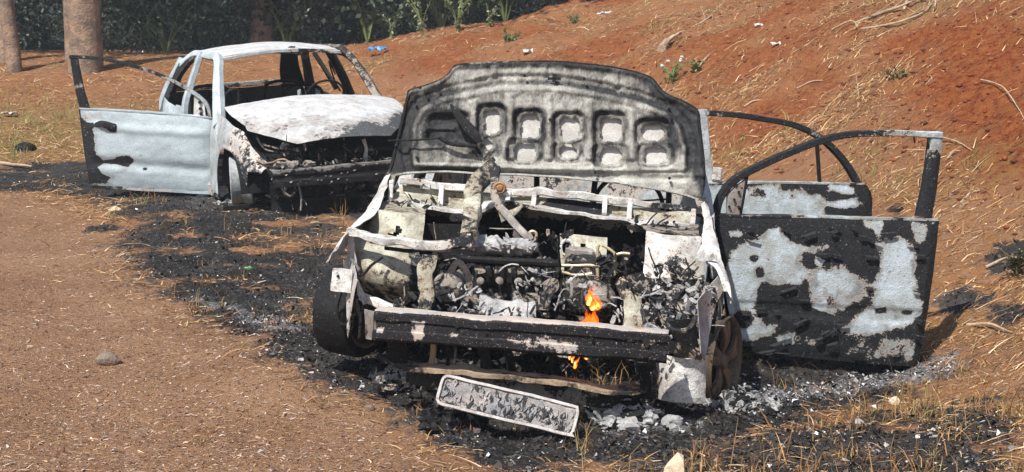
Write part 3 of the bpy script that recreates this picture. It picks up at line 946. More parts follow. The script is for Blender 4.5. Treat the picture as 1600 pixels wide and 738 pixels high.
hs = patch([U(752, 466, -.20), U(745, 500, -.26)], [U(835, 476, -.2), U(838, 505, -.26)], 26, 14)
MB().grid(hs, .22, .004).crumple(.035, 13).build('heat_shield', 'ash', car, label='crumpled grey heat shield foil behind the beam')
# gearbox side
gb = MB()
gb.box(U(920, 445, .2), (.22, .2, .26), .6, (0, .05, .1))
gb.box(U(905, 410, .3), (.12, .1, .14), .3)
gb.lathe([(.07, -.03), (.075, 0), (.06, .05), (.03, .07)], U(935, 465, .02), (0, -1, .1), 18, .5)
gb.crumple(.02, 8).build('gearbox', 'engine', car)
P = patch([U(876, 366, .5), U(878, 425, .40)], [U(950, 372, .5), U(945, 430, .4)], 30, 24)
px_, py_ = project(P.reshape(-1, 3) @ N.R.T + N.t)
hk = (np.maximum(polysd(px_, py_, disc_poly(886, 388, 8, 11)), polysd(px_, py_, disc_poly(912, 385, 5, 6))) > 0).reshape(24, 30)
MB().grid(P, .3, .004, hk[:-1, :-1] & hk[1:, 1:]).crumple(.012, 6).build('bulkhead_plate', 'cream', car)
ring = [(886 + 9.5 * math.cos(t), 388 + 13 * math.sin(t)) for t in np.linspace(0, 2 * math.pi, 14)]
MB().tube([U(a, b2, .46) for a, b2 in ring], .007, .15, n=40).build('grommet', 'skin', car)
for pts in ([(935, 470), (934, 420), (934, 388), (940, 383), (958, 394), (961, 402), (960, 430)], [(961, 399), (972, 396), (984, 397)], [(877, 415), (900, 415), (930, 417), (934, 440)],
            [(878, 425), (900, 430), (925, 428)], [(820, 372), (830, 362), (838, 366), (835, 382)]):
    MB().tube([U(a, b2, .10) for a, b2 in pts], .0065, .0, n=40).build('pipe', 'brass', car)

# ---- the fallen latch support standing between hood and engine
path = [U(772, 258, .40), U(757, 275, .34), U(742, 295, .25), U(740, 315, .15), U(737, 340, .02), U(733, 372, -.12)]
MB().sweep(path, [.06, .085, .075, .07, .062, .07], .05, (0, 1, 0), [.6, .48, .36, .42, .36, .5], n=46).crumple(.018, 14).build('latch_support', 'cream', car, label='bent mottled latch support standing up between engine and hood')
MB().sweep([U(709, 340, .03), U(722, 341, -.02), U(742, 352, -.05)], [.04, .03, .03], .012, (0, 1, .2), .55, n=14).crumple(.005, 9).build('clip', 'engine', car)
MB().lathe([(.017, 0), (.017, .012)], U(709, 340, .02), (0, -1, 0), 14, .6).build('clip_washer', 'engine', car)
ch_ = U(781, 294, .20)
MB().lathe([(.010, -.008), (.014, -.004), (.016, .0), (.022, -.004), (.026, .0), (.029, .004), (.027, .012), (.012, .016)], ch_, (0, 1, .1), 26, .1).build('horn', 'rust', car, label='round rusty horn disc hanging in front of the cowl')
MB().sweep([U(772, 262, .36), U(772, 300, .2), U(778, 318, .15), U(788, 332, .1), U(830, 376, .0)], [.05, .03, .035, .03, .028], .018, (0, 1, 0), [.7, .5, .35, .3, .3], n=40).crumple(.008, 10).build('latch_arm', 'engine', car)
MB().sweep([U(782, 338, .12), U(800, 333, .1), U(817, 322, .1)], [.05, .03, .01], .01, (0, 1, 0), .35, n=14).crumple(.008, 9).build('torn_tab', 'cream', car)

# ---- hood: pressed inner panel in front of the outer skin
HP = np.array([0, .74, .80]); lean = R(9)
Hn = np.array([0, -math.cos(lean), math.sin(lean)])
He2 = np.array([0, math.sin(lean), math.cos(lean)])
out = [(603, 274), (611, 262), (618, 232), (628, 190), (638, 148), (641, 142), (668, 134), (690, 125), (703, 115), (708, 107), (716, 102), (760, 99.5), (820, 97.5), (880, 98),
       (940, 104), (985, 112), (1010, 119), (1021, 126), (1028, 136), (1042, 148), (1068, 160), (1089, 173), (1093, 195), (1096, 225), (1099, 260), (1099, 290), (1094, 312)]
bot = [(603, 276), (612, 275), (640, 270), (700, 268), (760, 272), (815, 273), (880, 277), (960, 285), (1030, 296), (1070, 305), (1094, 313)]
cols = np.unique(np.concatenate([np.linspace(603, 642, 26), np.linspace(642, 1086, 210), np.linspace(1086, 1099, 14)]))
ox_ = np.maximum.accumulate(np.array([p[0] for p in out[:-2]]) + np.arange(len(out) - 2) * 1e-4)
top_y = np.interp(cols, ox_, [p[1] for p in out[:-2]])
bot_y = np.interp(cols, [p[0] for p in bot] + [1099], [p[1] for p in bot] + [300])
nvh = 110
PX = np.tile(cols[None], (nvh, 1)); T = np.linspace(0, 1, nvh)[:, None]
PY = top_y[None] * (1 - T) + bot_y[None] * T
INP = [(645, 232), (648, 195), (660, 172), (690, 156), (783, 137), (860, 137), (914, 144), (990, 160), (1042, 180), (1060, 200), (1068, 232), (1066, 262), (1000, 262), (850, 262), (740, 258), (650, 256)]
holes = [(768, 190, 13, 19), (827, 197, 15, 18), (889.5, 201, 15.5, 18), (954, 202, 16, 19), (1020, 207, 18, 13), (761, 226, 10, 8), (820, 238, 17, 14), (887, 237, 13, 10), (954, 244, 17, 13), (1024, 243, 18, 13)]
wob = (fbm(np.stack([PX / 9, PY / 9, PX * 0], -1), 3) - .5)
def rr(cx, cy, a, b, r=6):
    qx = np.abs(PX - cx) - a + r; qy = np.abs(PY - cy) - b + r
    return r - (np.hypot(np.maximum(qx, 0), np.maximum(qy, 0)) + np.minimum(np.maximum(qx, qy), 0))
hs_ = np.maximum.reduce([rr(*h, 9) for h in holes]) + wob * 7 + 1.2
si = polysd(PX, PY, INP)
cell = np.maximum.reduce([rr(h[0], h[1], h[2] + 10, h[3] + 8, 13) for h in holes] + [rr(692, 190, 22, 12, 10), rr(690, 212, 24, 10, 8), rr(722, 200, 12, 24, 8)])
edge_t = np.minimum(PY - top_y[None], np.minimum(PX - 603, 1099 - PX))
D = .012 * np.exp(-(si / 5.0) ** 2)                       # raised bead round the rib field
D = D + .010 * sstep(0, 6, si) - .022 * sstep(-2, 3, cell) + .006 * np.exp(-((hs_ + 2) / 2.0) ** 2)  # ribs between cells
D = D - .014 * sstep(-4, -9, si) * sstep(-24, -17, si)
D = D + .008 * sstep(9, 3, edge_t)
for rx in (771.5, 850.5, 963):
    D = D + .012 * sstep(6, 3, np.abs(PX - rx)) * sstep(-14, -20, si) * sstep(3, 6, PY - top_y[None])
for rx in (797, 857, 921, 985, 740):
    D = D + .011 * sstep(9, 6, np.abs(PX - rx)) * sstep(8, 14, si) + .006 * sstep(4, 2, np.abs(PX - rx - 2)) * sstep(8, 14, si)
D = D + .010 * np.exp(-((PY - (258 + (PX - 640) * .035)) / 4.0) ** 2) * sstep(640, 660, PX)
D = D - .012 * np.exp(-(((PX - 693) / 18) ** 2 + ((PY - 190) / 8) ** 2) ** 2)
D = D + .014 * wob
HPt = np.zeros(PX.shape + (3,))
for i in range(PX.shape[0]):
    for j in range(PX.shape[1]):
        HPt[i, j] = N.pl(PX[i, j], PY[i, j], HP, Hn)
skin = HPt - Hn * .034
HPt = HPt + Hn * D[..., None]
hm = hs_ > 0
hole = hm[:-1, :-1] & hm[1:, 1:] & hm[:-1, 1:] & hm[1:, :-1]
hx = polymix(PX, PY, .46, [(.62, [(640, 150), (1085, 150), (1085, 175), (1010, 165), (900, 148), (780, 143), (650, 178)]),
                           (.80, [(1040, 150), (1110, 170), (1110, 330), (1078, 320), (1072, 240), (1062, 190), (1030, 165)]),
                           (.62, [(600, 200), (720, 170), (760, 235), (740, 262), (600, 262)]),
                           (.78, [(612, 150), (650, 150), (640, 270), (603, 270)]),
                           (.72, [(985, 108), (1030, 120), (1060, 160), (1020, 150)]),
                           (.74, [(1000, 175), (1050, 180), (1062, 230), (1052, 232), (1040, 200), (1000, 192)]),
                           (.66, [(655, 175), (720, 165), (712, 182), (660, 205)]),
                           (.14, [(770, 256), (1070, 262), (1090, 300), (900, 278), (770, 272)]),
                           (.30, [(700, 100), (980, 105), (980, 135), (860, 130), (710, 140)]),
                           (.75, [(715, 98), (880, 96), (1015, 116), (1010, 122), (880, 103), (718, 105)])], 7)
hx = hx - .10 * sstep(-3, -8, cell) * sstep(4, 10, si)
hx = hx + (.16 + .5 * wob) * np.exp(-((cell - 1) / 4.0) ** 2) + .12 * sstep(2, 8, cell) * sstep(-1, -5, hs_) + .22 * np.exp(-((si + 9) / 5.0) ** 2) - .14 * np.exp(-(si / 4.0) ** 2)  # darker round the cells and in the groove, paler along the bead
hood = empty('hood', None, None); hood.parent = car
hood['label'] = 'raised hood showing its sooty ribbed inner panel'
MB().grid(HPt, np.clip(hx, 0, 1), .002, hole, flip=True).build('inner_panel', 'hood', hood, sharp=60)
M['holewhite'] = burnt('bleached_hood_skin', smoke=.4, pale=(.62, .61, .585), pale2=(.46, .45, .43), s=7, seed=3.0, amp=.4, fleck=.70, stain=(.5, .45, .38), stain_at=.66, edge=(.5, .47, .43))
MB().grid(skin[::2, ::2], np.clip(.10 + .3 * sstep(.6, .8, hx[::2, ::2]), 0, 1), .002, flip=True).build('outer_skin', 'holewhite', hood)
# rolled edge joins panel and skin
ed = [N.pl(a, b2, HP, Hn) - Hn * .016 for a, b2 in out] 
MB().sweep(ed, .016, .04, Hn, [.75, .85, .7, .5, .8, .9, .85, .8, .7], n=140).crumple(.003, 9).build('rolled_edge', 'char', hood)
ed = [N.pl(a, b2, HP, Hn) - Hn * .012 for a, b2 in bot]
MB().sweep(ed, .010, .028, Hn, [.4, .3, .3, .15, .1, .1, .3], n=70).crumple(.003, 9).build('rear_edge', 'hood', hood)
for dx, dy, w, h in ((0, 0, 3, 7), (0, 1, 10, 2.2)):
    a = N.pl(866 - w, 122 + dy, HP + Hn * .017, Hn); b2 = N.pl(866 + w, 122 + dy, HP + Hn * .017, Hn)
    MB().sweep([a, b2], h * .0058, .006, Hn, .95, n=2).build('painted_latch_hole', 'void', hood)  # black bars stand in for the shaded plus-shaped latch opening
for a, b2 in ((684, 137), (665, 145), (647, 157), (1042, 161), (1049, 186), (860, 188), (1046, 279), (652, 247), (930, 270), (820, 119), (913, 124)):
    MB().lathe([(.007, 0), (.007, .02)], N.pl(a, b2, HP + Hn * .012, Hn), Hn, 10, .9).build('painted_bolt_hole', 'void', hood)  # black discs paint the shade of small panel holes
# melted prop and wire on the panel
MB().sweep([N.pl(704, 164, HP + Hn * .05, Hn), N.pl(722, 188, HP + Hn * .06, Hn), N.pl(742, 212, HP + Hn * .07, Hn), N.pl(748, 222, HP + Hn * .07, Hn)], [.012, .04, .05, .03], .02, Hn, .92, n=26).crumple(.006, 10).build('melted_trim', 'char', car)
MB().sweep([N.pl(748, 222, HP + Hn * .06, Hn), N.pl(758, 236, HP + Hn * .07, Hn), U(766, 254, .45)], [.03, .035, .05], .02, Hn, .6, n=16).crumple(.01, 10).build('melted_strut', 'engine', car)
MB().tube([N.pl(606, 220, HP + Hn * .03, Hn), N.pl(650, 219, HP + Hn * .05, Hn), N.pl(690, 216, HP + Hn * .05, Hn)], .0045, .95, n=20).build('cable', 'char', car)
MB().tube([N.pl(686, 215, HP + Hn * .05, Hn), N.pl(705, 225, HP + Hn * .05, Hn), N.pl(745, 229, HP + Hn * .06, Hn)], .009, .9, n=20).build('cable', 'char', car)
for sx, (a, b2) in ((-1, (610, 275)), (1, (1096, 312))):
    MB().sweep([U(a, b2, .74), U(a + sx * 3, b2 + 14, .70), U(a, b2 + 26, .66)], .05, .02, (0, 1, 0), .55, n=10).crumple(.008, 9).build('hood_hinge', 'engine', car)

# ---- front right corner: duct, curled ash sheet
P = patch([U(1040, 503, -.42), U(1046, 535, -.42)], [U(1088, 497, -.38), U(1092, 540, -.36)], 10, 8)
MB().grid(P, .95, .01).crumple(.012, 8).build('side_duct', 'char', car)
MB().tube([U(1040, 504, -.46), U(1052, 516, -.47), U(1072, 516, -.46), U(1084, 504, -.44), U(1086, 496, -.42)], .010, .62, n=26).build('duct_rim', 'engine', car)
an = np.linspace(-1.25, .95, 22)
cc = U(1072, 590, -.26)
P = np.array([[cc + np.array([.10 * math.sin(a) - .005, -.10 * math.cos(a), 0]) + np.array([0, 0, (.105 - .19 * t) - .03 * (a > .2) * (1 - t) * (a - .2)]) for a in an] for t in np.linspace(0, 1, 16)])
MB().grid(P, .32, .004, flip=False).crumple(.014, 9).build('curled_sheet', 'skin', car, label='curled pale grey metal sheet by the right wheel')
MB().sweep([U(1100, 462, -.2), U(1108, 490, -.18), U(1106, 520, -.16)], .05, .03, (0, 1, 0), .8, n=10).crumple(.012, 9).build('bracket', 'char', car)

# ---- wheels
def make_wheel(name, centre, steer, side, tyre, lab, r=.195):
    w = bpy.data.objects.new(name, None); COL.objects.link(w); w.parent = car
    w['label'] = lab
    w.location = centre
    w.rotation_euler = (0, 0, steer)
    s = side
    MB().lathe([(r * .97, -.09 * s), (r, -.085 * s), (r * .93, -.06 * s), (r * .86, 0), (r * .9, .05 * s), (r, .072 * s), (r * .97, .08 * s), (r * .90, .066 * s), (r * .80, .0), (r * .9, -.085 * s)], (0, 0, 0), (1, 0, 0), 36, .35, close=True).build('rim', 'alloy', w)
    for k in range(5):
        a = k * 2 * math.pi / 5 + .3
        for da in (-.16, .16):
            pts = [(s * .050, math.cos(a) * .035, math.sin(a) * .035), (s * .066, math.cos(a + da * .8) * r * .5, math.sin(a + da * .8) * r * .5), (s * .055, math.cos(a + da) * r * .88, math.sin(a + da) * r * .88)]
            MB().sweep(pts, [.036, .034, .042], .02, (s, 0, 0), .15, n=12).build('spoke', 'alloy', w)
    MB().lathe([(.002, .078 * s), (.028, .075 * s), (.034, .062 * s), (.05, .05 * s), (.05, .02 * s)], (0, 0, 0), (1, 0, 0), 20, .25).build('hub_cap', 'alloy', w)
    MB().lathe([(.03, -.02 * s), (.12, -.018 * s), (.125, -.005 * s), (.12, .006 * s), (.05, .01 * s)], (0, 0, 0), (1, 0, 0), 26, .6).build('brake_disc', 'engine', w)
    if tyre:
        R1 = tyre
        MB().lathe([(r * .95, -.085), (R1 * .88, -.085), (R1 * .98, -.075), (R1, -.06), (R1 * 1.005, 0), (R1, .06), (R1 * .98, .085), (R1 * .88, .095), (r * .95, .085)], (0, 0, 0), (1, 0, 0), 44, .97, close=True).crumple(.022, 9).build('tyre', 'char', w)
    return w
make_wheel('wheel', (.755, .02, .19), R(-22), 1, 0, 'bare heat bronzed rim at the right, its tyre burnt away')
make_wheel('wheel', tuple(U(550, 487, .02)), R(-24), -1, .19, 'left front wheel with a charred black tyre', .15)
make_wheel('wheel', (.735, 2.46, .20), 0, 1, 0, 'bare rear rim on the right')
make_wheel('wheel', (-.735, 2.46, .22), 0, -1, .24, 'charred rear wheel on the left')

# ---- shell behind the hood: pillars, roof, sills, floor, quarters, dash, seats
for s in (-1, 1):
    MB().sweep([(s * .74, .84, .70), (s * .68, 1.10, .93), (s * .585, 1.42, 1.10)], .07, .06, (0, 0, 1), .35, n=18).crumple(.006, 6).build('front_pillar', 'shell', car)
    MB().sweep([(s * .76, 1.93, .14), (s * .765, 1.93, .66), (s * .61, 1.98, 1.12)], .05, .11, (0, 1, 0), .3, n=14).crumple(.006, 6).build('centre_pillar', 'shell', car)
    MB().sweep([(s * .585, 1.42, 1.10), (s * .60, 2.0, 1.14), (s * .58, 2.7, 1.12), (s * .62, 3.05, .98), (s * .70, 3.22, .72)], .06, .06, (0, 0, 1), .4, n=24).crumple(.006, 6).build('roof_rail', 'shell', car)
    MB().sweep([(s * .76, .45, .14), (s * .78, 1.2, .13), (s * .78, 2.15, .14)], .08, .10, (0, 0, 1), .6, n=16).crumple(.008, 6).build('sill', 'shell', car)
    yy = np.linspace(2.05, 3.34, 36)
    arch = np.sqrt(np.clip(.33 ** 2 - (yy - 2.46) ** 2, 0, None)) + .20
    bo = np.where(np.abs(yy - 2.46) < .33, arch, .16)
    to = np.interp(yy, [2.05, 2.6, 3.34], [.74, .76, .72])
    xo = s * np.interp(yy, [2.05, 2.5, 3.1, 3.34], [.80, .81, .78, .66])
    P = np.stack([np.stack([xo - s * .03 * abs(2 * t - 1), yy, to * (1 - t) + bo * t], 1) for t in np.linspace(0, 1, 10)], 1)
    MB().grid(P, .45, .004, flip=s > 0).crumple(.01, 4).build('quarter_panel', 'shell', car)
xs = np.linspace(-.60, .60, 26); ys = np.linspace(1.42, 2.95, 30)
P = np.array([[(x, y, 1.10 + .05 * (1 - (x / .6) ** 2) + .03 * math.sin((y - 1.42) / 1.53 * math.pi)) for x in xs] for y in ys])
MB().grid(P, .35, .004).crumple(.012, 4).build('roof', 'shell', car)
P = np.array([[(x, y, .15) for x in np.linspace(-.74, .74, 12)] for y in np.linspace(.66, 3.3, 16)])
MB().grid(P, .85, .01).crumple(.01, 4).build('floor_pan', 'char', car)
P = np.array([[(x, 3.34 + .06 * (1 - (x / .7) ** 2), z) for x in np.linspace(-.70, .70, 20)] for z in np.linspace(.25, .72, 10)])
MB().grid(P, .45, .006).crumple(.012, 4).build('tailgate', 'shell', car)
MB().tube([(-.70, .95, .62), (0, .92, .64), (.70, .95, .62)], .03, .85, n=20).build('dash_beam', 'char', car)
P = np.array([[(x, .82 + .1 * t, .62 - .35 * t) for x in np.linspace(-.68, .68, 20)] for t in np.linspace(0, 1, 6)])
MB().grid(P, .95, .01).crumple(.03, 5).build('dashboard', 'char', car)
def seat_frame(parent, x, y, z0):
    st = MB()
    st.tube([(x - .2, y, z0), (x - .2, y + .1, z0 + .45), (x - .14, y + .16, z0 + .62), (x + .14, y + .16, z0 + .62), (x + .2, y + .1, z0 + .45), (x + .2, y, z0)], .016, .7, n=40)
    for k in range(4):
        st.tube([(x - .19, y + .04 + .02 * k, z0 + .15 + .11 * k), (x, y + .06 + .02 * k, z0 + .13 + .11 * k), (x + .19, y + .04 + .02 * k, z0 + .15 + .11 * k)], .005, .7, n=10)
    st.tube([(x - .2, y, z0), (x - .2, y - .42, z0 + .02), (x + .2, y - .42, z0 + .02), (x + .2, y, z0)], .016, .7, n=30)
    for k in range(4):
        st.tube([(x - .2, y - .08 - .1 * k, z0), (x + .2, y - .08 - .1 * k, z0)], .006, .7, n=4)
    for dx in (-.18, .18):
        st.tube([(x + dx, y - .4, z0), (x + dx, y - .4, z0 - .18)], .014, .8, n=3)
        st.tube([(x + dx, y, z0), (x + dx, y, z0 - .18)], .014, .8, n=3)
    return st.build('seat_frame', 'char', parent)
for sx in (-.36, .36):
    seat_frame(car, sx, 1.85, .34)
th_ = np.linspace(0, 2 * math.pi, 25)
MB().tube([(.36 + .17 * math.cos(t), 1.18 - .05 * math.sin(t), .72 + .16 * math.sin(t)) for t in th_], .011, .9, n=50).build('steering_wheel', 'char', car)

# ---- doors
def plane_door(hinge, ang, side):
    """outer plane of a door swung open by ang from the body side"""
    d = np.array([side * math.sin(ang), math.cos(ang), 0])
    n = np.cross(d, [0, 0, 1.0]); n /= np.linalg.norm(n)
    if n[1] > 0: n = -n
    return np.asarray(hinge, float), n, d

fd = bpy.data.objects.new('front_door', None); COL.objects.link(fd); fd.parent = car
fd['label'] = 'open right front door with black paint peeling off pale metal'
p0, n0, d0 = plane_door((.80, .92, .4), R(76), 1)
Z = lambda pts: zp(1110, 320, .3657, pts)
PALE = [(.12, Z([(90, 200), (200, 150), (240, 108), (290, 100), (340, 165), (400, 175), (510, 158), (520, 195), (400, 200), (372, 240), (405, 290), (380, 330), (210, 338), (195, 400), (190, 470), (215, 505), (280, 515), (250, 555), (180, 570), (110, 585), (60, 480), (60, 300)])),
        (.06, Z([(690, 180), (740, 150), (800, 135), (850, 160), (880, 190), (868, 300), (880, 380), (890, 440), (870, 500), (740, 545), (640, 560), (650, 610), (590, 600), (545, 530), (600, 480), (680, 430), (690, 380), (705, 300), (715, 200)])),
        (.42, Z([(410, 285), (560, 255), (665, 300), (690, 380), (600, 440), (530, 470), (425, 430), (415, 350)])),
        (.25, Z([(510, 345), (600, 350), (600, 385), (520, 395)])), (.25, Z([(425, 400), (530, 440), (525, 470), (430, 435)])),
        (.35, Z([(640, 62), (735, 66), (720, 140), (690, 100), (655, 95)])), (.33, Z([(850, 70), (965, 75), (925, 100), (910, 150), (878, 178), (850, 110)])),
        (.40, Z([(275, 565), (360, 535), (470, 575), (450, 605), (300, 598)])), (.47, Z([(70, 110), (130, 115), (125, 135), (80, 135)])),
        (.40, Z([(440, 215), (490, 235), (465, 265), (440, 250)])),
        (.55, Z([(480, 545), (880, 560), (870, 670), (560, 640)])),
        (.95, Z(disc_poly(180, 226, 20, 15))), (.75, Z(disc_poly(205, 285, 22, 28))), (.97, Z(disc_poly(141, 487, 42, 42))),
        (.80, Z([(745, 430), (690, 440), (700, 465), (750, 460)])), (.7, Z(disc_poly(835, 455, 28, 14)))]
def door_soot(x, y): return polymix(x, y, .93, PALE, 2.6)
le = [(1118, 337), (1124, 380), (1130, 430), (1138, 480), (1146, 520), (1152, 547)]
re_ = [(1466, 344), (1462, 385), (1456, 430), (1449, 480), (1440, 530), (1428, 571)]
G = patch([N.pl(a, b2, p0, n0) for a, b2 in le], [N.pl(a, b2, p0, n0) for a, b2 in re_], 118, 80)
v_ = np.linspace(0, 1, 80)[:, None]; u_ = np.linspace(0, 1, 118)[None]
bulge = .020 * np.sin(np.pi * np.clip(v_, 0, 1)) ** .6 * np.ones_like(u_) - .008 * sstep(.60, .63, v_) * sstep(.74, .68, v_)
bulge = bulge * np.minimum(1, np.minimum(u_, 1 - u_) * 30)
so = pxsoot(G, door_soot)
G = G + n0 * bulge[..., None]
MB().grid(G, so, .003, flip=False).crumple(.004, 5).build('door_skin', 'door', fd, sharp=40)
# inner shell of the door: back sheet and rim
back_ = G[::8, ::8] - n0 * .075
MB().grid(back_, .85, .004).crumple(.01, 6).build('inner_shell', 'char', fd)
rim = [N.pl(a, b2, p0, n0) - n0 * .035 for a, b2 in le + [(1300, 562)] + re_[::-1] + [(1300, 340.5), (1118, 337)]]
MB().sweep([N.pl(a, b2, p0, n0) - n0 * .035 for a, b2 in re_], .014, .075, n0, [.6, .8, .95, .9, .8, .85], n=30).crumple(.006, 8).build('rear_edge', 'char', fd)
MB().sweep([N.pl(a, b2, p0, n0) - n0 * .035 for a, b2 in ((1152, 548), (1290, 560), (1428, 572))], .016, .08, n0, .9, n=20).crumple(.006, 8).build('bottom_edge', 'char', fd)
MB().sweep([N.pl(a, b2, p0, n0) - n0 * .03 for a, b2 in ((1118, 337), (1290, 340), (1466, 344))], .012, .075, n0, [.7, .55, .3, .25, .45, .3], n=24).crumple(.004, 8).build('belt_edge', 'door', fd)
fp = [(1121, 335), (1127, 312), (1144, 287), (1171, 270), (1225, 244), (1280, 222), (1320, 212), (1361, 209), (1415, 209), (1474, 212)]
MB().sweep([N.pl(a, b2, p0, n0) - n0 * .03 for a, b2 in fp], [.034, .034, .034, .032, .032, .03, .03, .03], .05, n0, [.95, .9, .9, .92, .92, .85, .5, .45, .3], n=70).crumple(.003, 9).build('window_frame', 'door', fd)
MB().sweep([N.pl(a, b2, p0, n0) - n0 * .03 for a, b2 in ((1466, 206), (1464, 235), (1458, 275), (1452, 310), (1446, 341))], [.058, .062, .068, .075, .08], .04, n0, [.2, .35, .9, .95, .95], n=30).crumple(.003, 9).build('rear_window_post', 'door', fd)
MB().sweep([N.pl(a, b2, p0, n0) - n0 * .04 for a, b2 in ((1459, 216), (1452, 270), (1441, 336))], .012, .05, n0, .98, n=12).build('window_channel', 'char', fd)
tri = [N.pl(a, b2, p0 + n0 * -.012, n0) for a, b2 in ((1136, 336), (1137, 303), (1168, 278), (1158, 337))]
MB().raw(tri + [t - n0 * .02 for t in tri], [(0, 1, 2, 3), (7, 6, 5, 4), (0, 4, 5, 1), (1, 5, 6, 2), (2, 6, 7, 3), (3, 7, 4, 0)], .4).build('mirror_bracket', 'engine', fd, smooth=False)
for a, b2 in ((1154, 300), (1139, 323), (1154, 323), (1147, 312)):
    MB().lathe([(.006, 0), (.006, .01)], N.pl(a, b2, p0 + n0 * -.008, n0), n0, 10, .9).build('painted_bolt_hole', 'void', fd)  # dark discs in place of shaded holes in the mirror bracket
MB().sweep([N.pl(a, b2, p0, n0) - n0 * .02 for a, b2 in ((1169, 274), (1164, 305), (1158, 337))], .014, .02, n0, .92, n=8).build('quarter_post', 'char', fd)
MB().sweep([N.pl(1430, 213, p0, n0) - n0 * .02, N.pl(1432, 224, p0, n0) - n0 * .02], .006, .006, n0, .9, n=4).build('melted_drip', 'char', fd)
for zz in (.30, .56):
    MB().box((.775, .93, zz), (.07, .05, .05), .7).build('hinge', 'engine', fd)
# blistered paint flakes standing off the skin
fl = MB()
for k in range(60):
    a = random.uniform(1150, 1440); b2 = random.choice([random.uniform(348, 400), random.uniform(440, 500), random.uniform(500, 555)])
    c = N.pl(a, b2, p0 + n0 * .034, n0)
    if door_soot(np.array([a]), np.array([b2]))[0] < .5: continue
    ln = random.uniform(.015, .05); w = random.uniform(.004, .012); an = random.uniform(-.5, .5)
    dx = d0 * math.cos(an) + np.array([0, 0, 1]) * math.sin(an); dz = np.cross(dx, n0)
    fl.raw([c - dx * ln, c + dx * ln, c + dx * ln * .7 + dz * w + n0 * .01, c - dx * ln * .6 + dz * w + n0 * .012], [(0, 1, 2, 3)], random.uniform(.7, 1))
fl.build('paint_flakes', 'door', fd, smooth=False, kind='stuff')

rd = bpy.data.objects.new('rear_door', None); COL.objects.link(rd); rd.parent = car
rd['label'] = 'open right rear door, pale blue with black flaking rear end'
p1, n1_, d1 = plane_door((.79, 1.93, .4), R(72), 1)
Z5 = lambda pts: zp(1090, 160, .271, pts)
RPALE = [(.10, Z5([(40, 470), (300, 490), (480, 470), (470, 510), (600, 520), (660, 545), (720, 600), (745, 670), (900, 1200), (40, 1300)])),
         (.15, Z5([(750, 478), (800, 470), (900, 490), (900, 525), (860, 530), (800, 505), (760, 500)])),
         (.15, Z5([(665, 545), (700, 535), (745, 575), (860, 560), (912, 545), (915, 590), (850, 612), (770, 605), (720, 585)])),
         (.55, Z5([(290, 500), (395, 495), (395, 550), (290, 550)])), (.7, Z5(disc_poly(545, 545, 20, 16)))]
le2 = [(1100, 287), (1106, 340), (1112, 420), (1120, 475)]
re2 = [(1350, 288), (1360, 305), (1360, 340), (1352, 420), (1330, 485)]
G = patch([N.pl(a, b2, p1, n1_) for a, b2 in le2], [N.pl(a, b2, p1, n1_) for a, b2 in re2], 70, 50)
v_ = np.linspace(0, 1, 50)[:, None]; u_ = np.linspace(0, 1, 70)[None]
so = pxsoot(G, lambda x, y: polymix(x, y, .92, RPALE, 2.5))
G = G + n1_ * (.025 * np.sin(np.pi * v_) * np.minimum(1, np.minimum(u_, 1 - u_) * 10))[..., None]
MB().grid(G, so, .003).crumple(.005, 7).build('door_skin', 'door', rd, sharp=60)
MB().grid(G[::6, ::6] - n1_ * .07, .85, .004).crumple(.008, 6).build('inner_shell', 'char', rd)
MB().sweep([N.pl(a, b2, p1, n1_) - n1_ * .03 for a, b2 in re2], .014, .07, n1_, .92, n=24).build('rear_edge', 'char', rd)
MB().sweep([N.pl(a, b2, p1, n1_) - n1_ * .03 for a, b2 in ((1100, 286), (1225, 286), (1350, 288))], .012, .07, n1_, [.3, .3, .5, .6], n=14).crumple(.004, 8).build('belt_edge', 'door', rd)
MB().sweep([N.pl(a, b2, p1, n1_) - n1_ * .03 for a, b2 in ((1101, 171), (1104, 225), (1110, 286))], [.046, .05, .05], .04, n1_, .08, n=16).crumple(.003, 8).build('front_window_post', 'shell', rd)
MB().sweep([N.pl(a, b2, p1, n1_) - n1_ * .03 for a, b2 in ((1104, 176), (1150, 180), (1200, 187), (1240, 195), (1270, 207), (1295, 224), (1320, 250), (1335, 272), (1344, 290))], [.03, .03, .03, .033, .036, .036], .045, n1_, [.55, .8, .92, .9, .6, .9, .95, .9], n=60).crumple(.003, 8).build('window_frame', 'door', rd)
MB().sweep([N.pl(a, b2, p1, n1_) - n1_ * .03 for a, b2 in ((1280, 228), (1282, 255), (1284, 286))], .018, .02, n1_, .95, n=8).build('quarter_post', 'char', rd)
MB().box(N.pl(1120, 272, p1, n1_), (.05, .04, .07), .3).crumple(.012, 9).build('hinge', 'skin', rd)
# left doors of the near car stay shut
for ya, yb2 in ((.92, 1.92), (1.97, 2.9)):
    yy = np.linspace(ya, min(yb2, 2.12 if ya > 1.5 else yb2), 14)
    P = np.array([[(-.80 - .02 * math.sin(t * math.pi), y, .72 - .56 * t) for t in np.linspace(0, 1, 10)] for y in yy])
    MB().grid(P, .5, .004).crumple(.01, 4).build('closed_door', 'door', car)

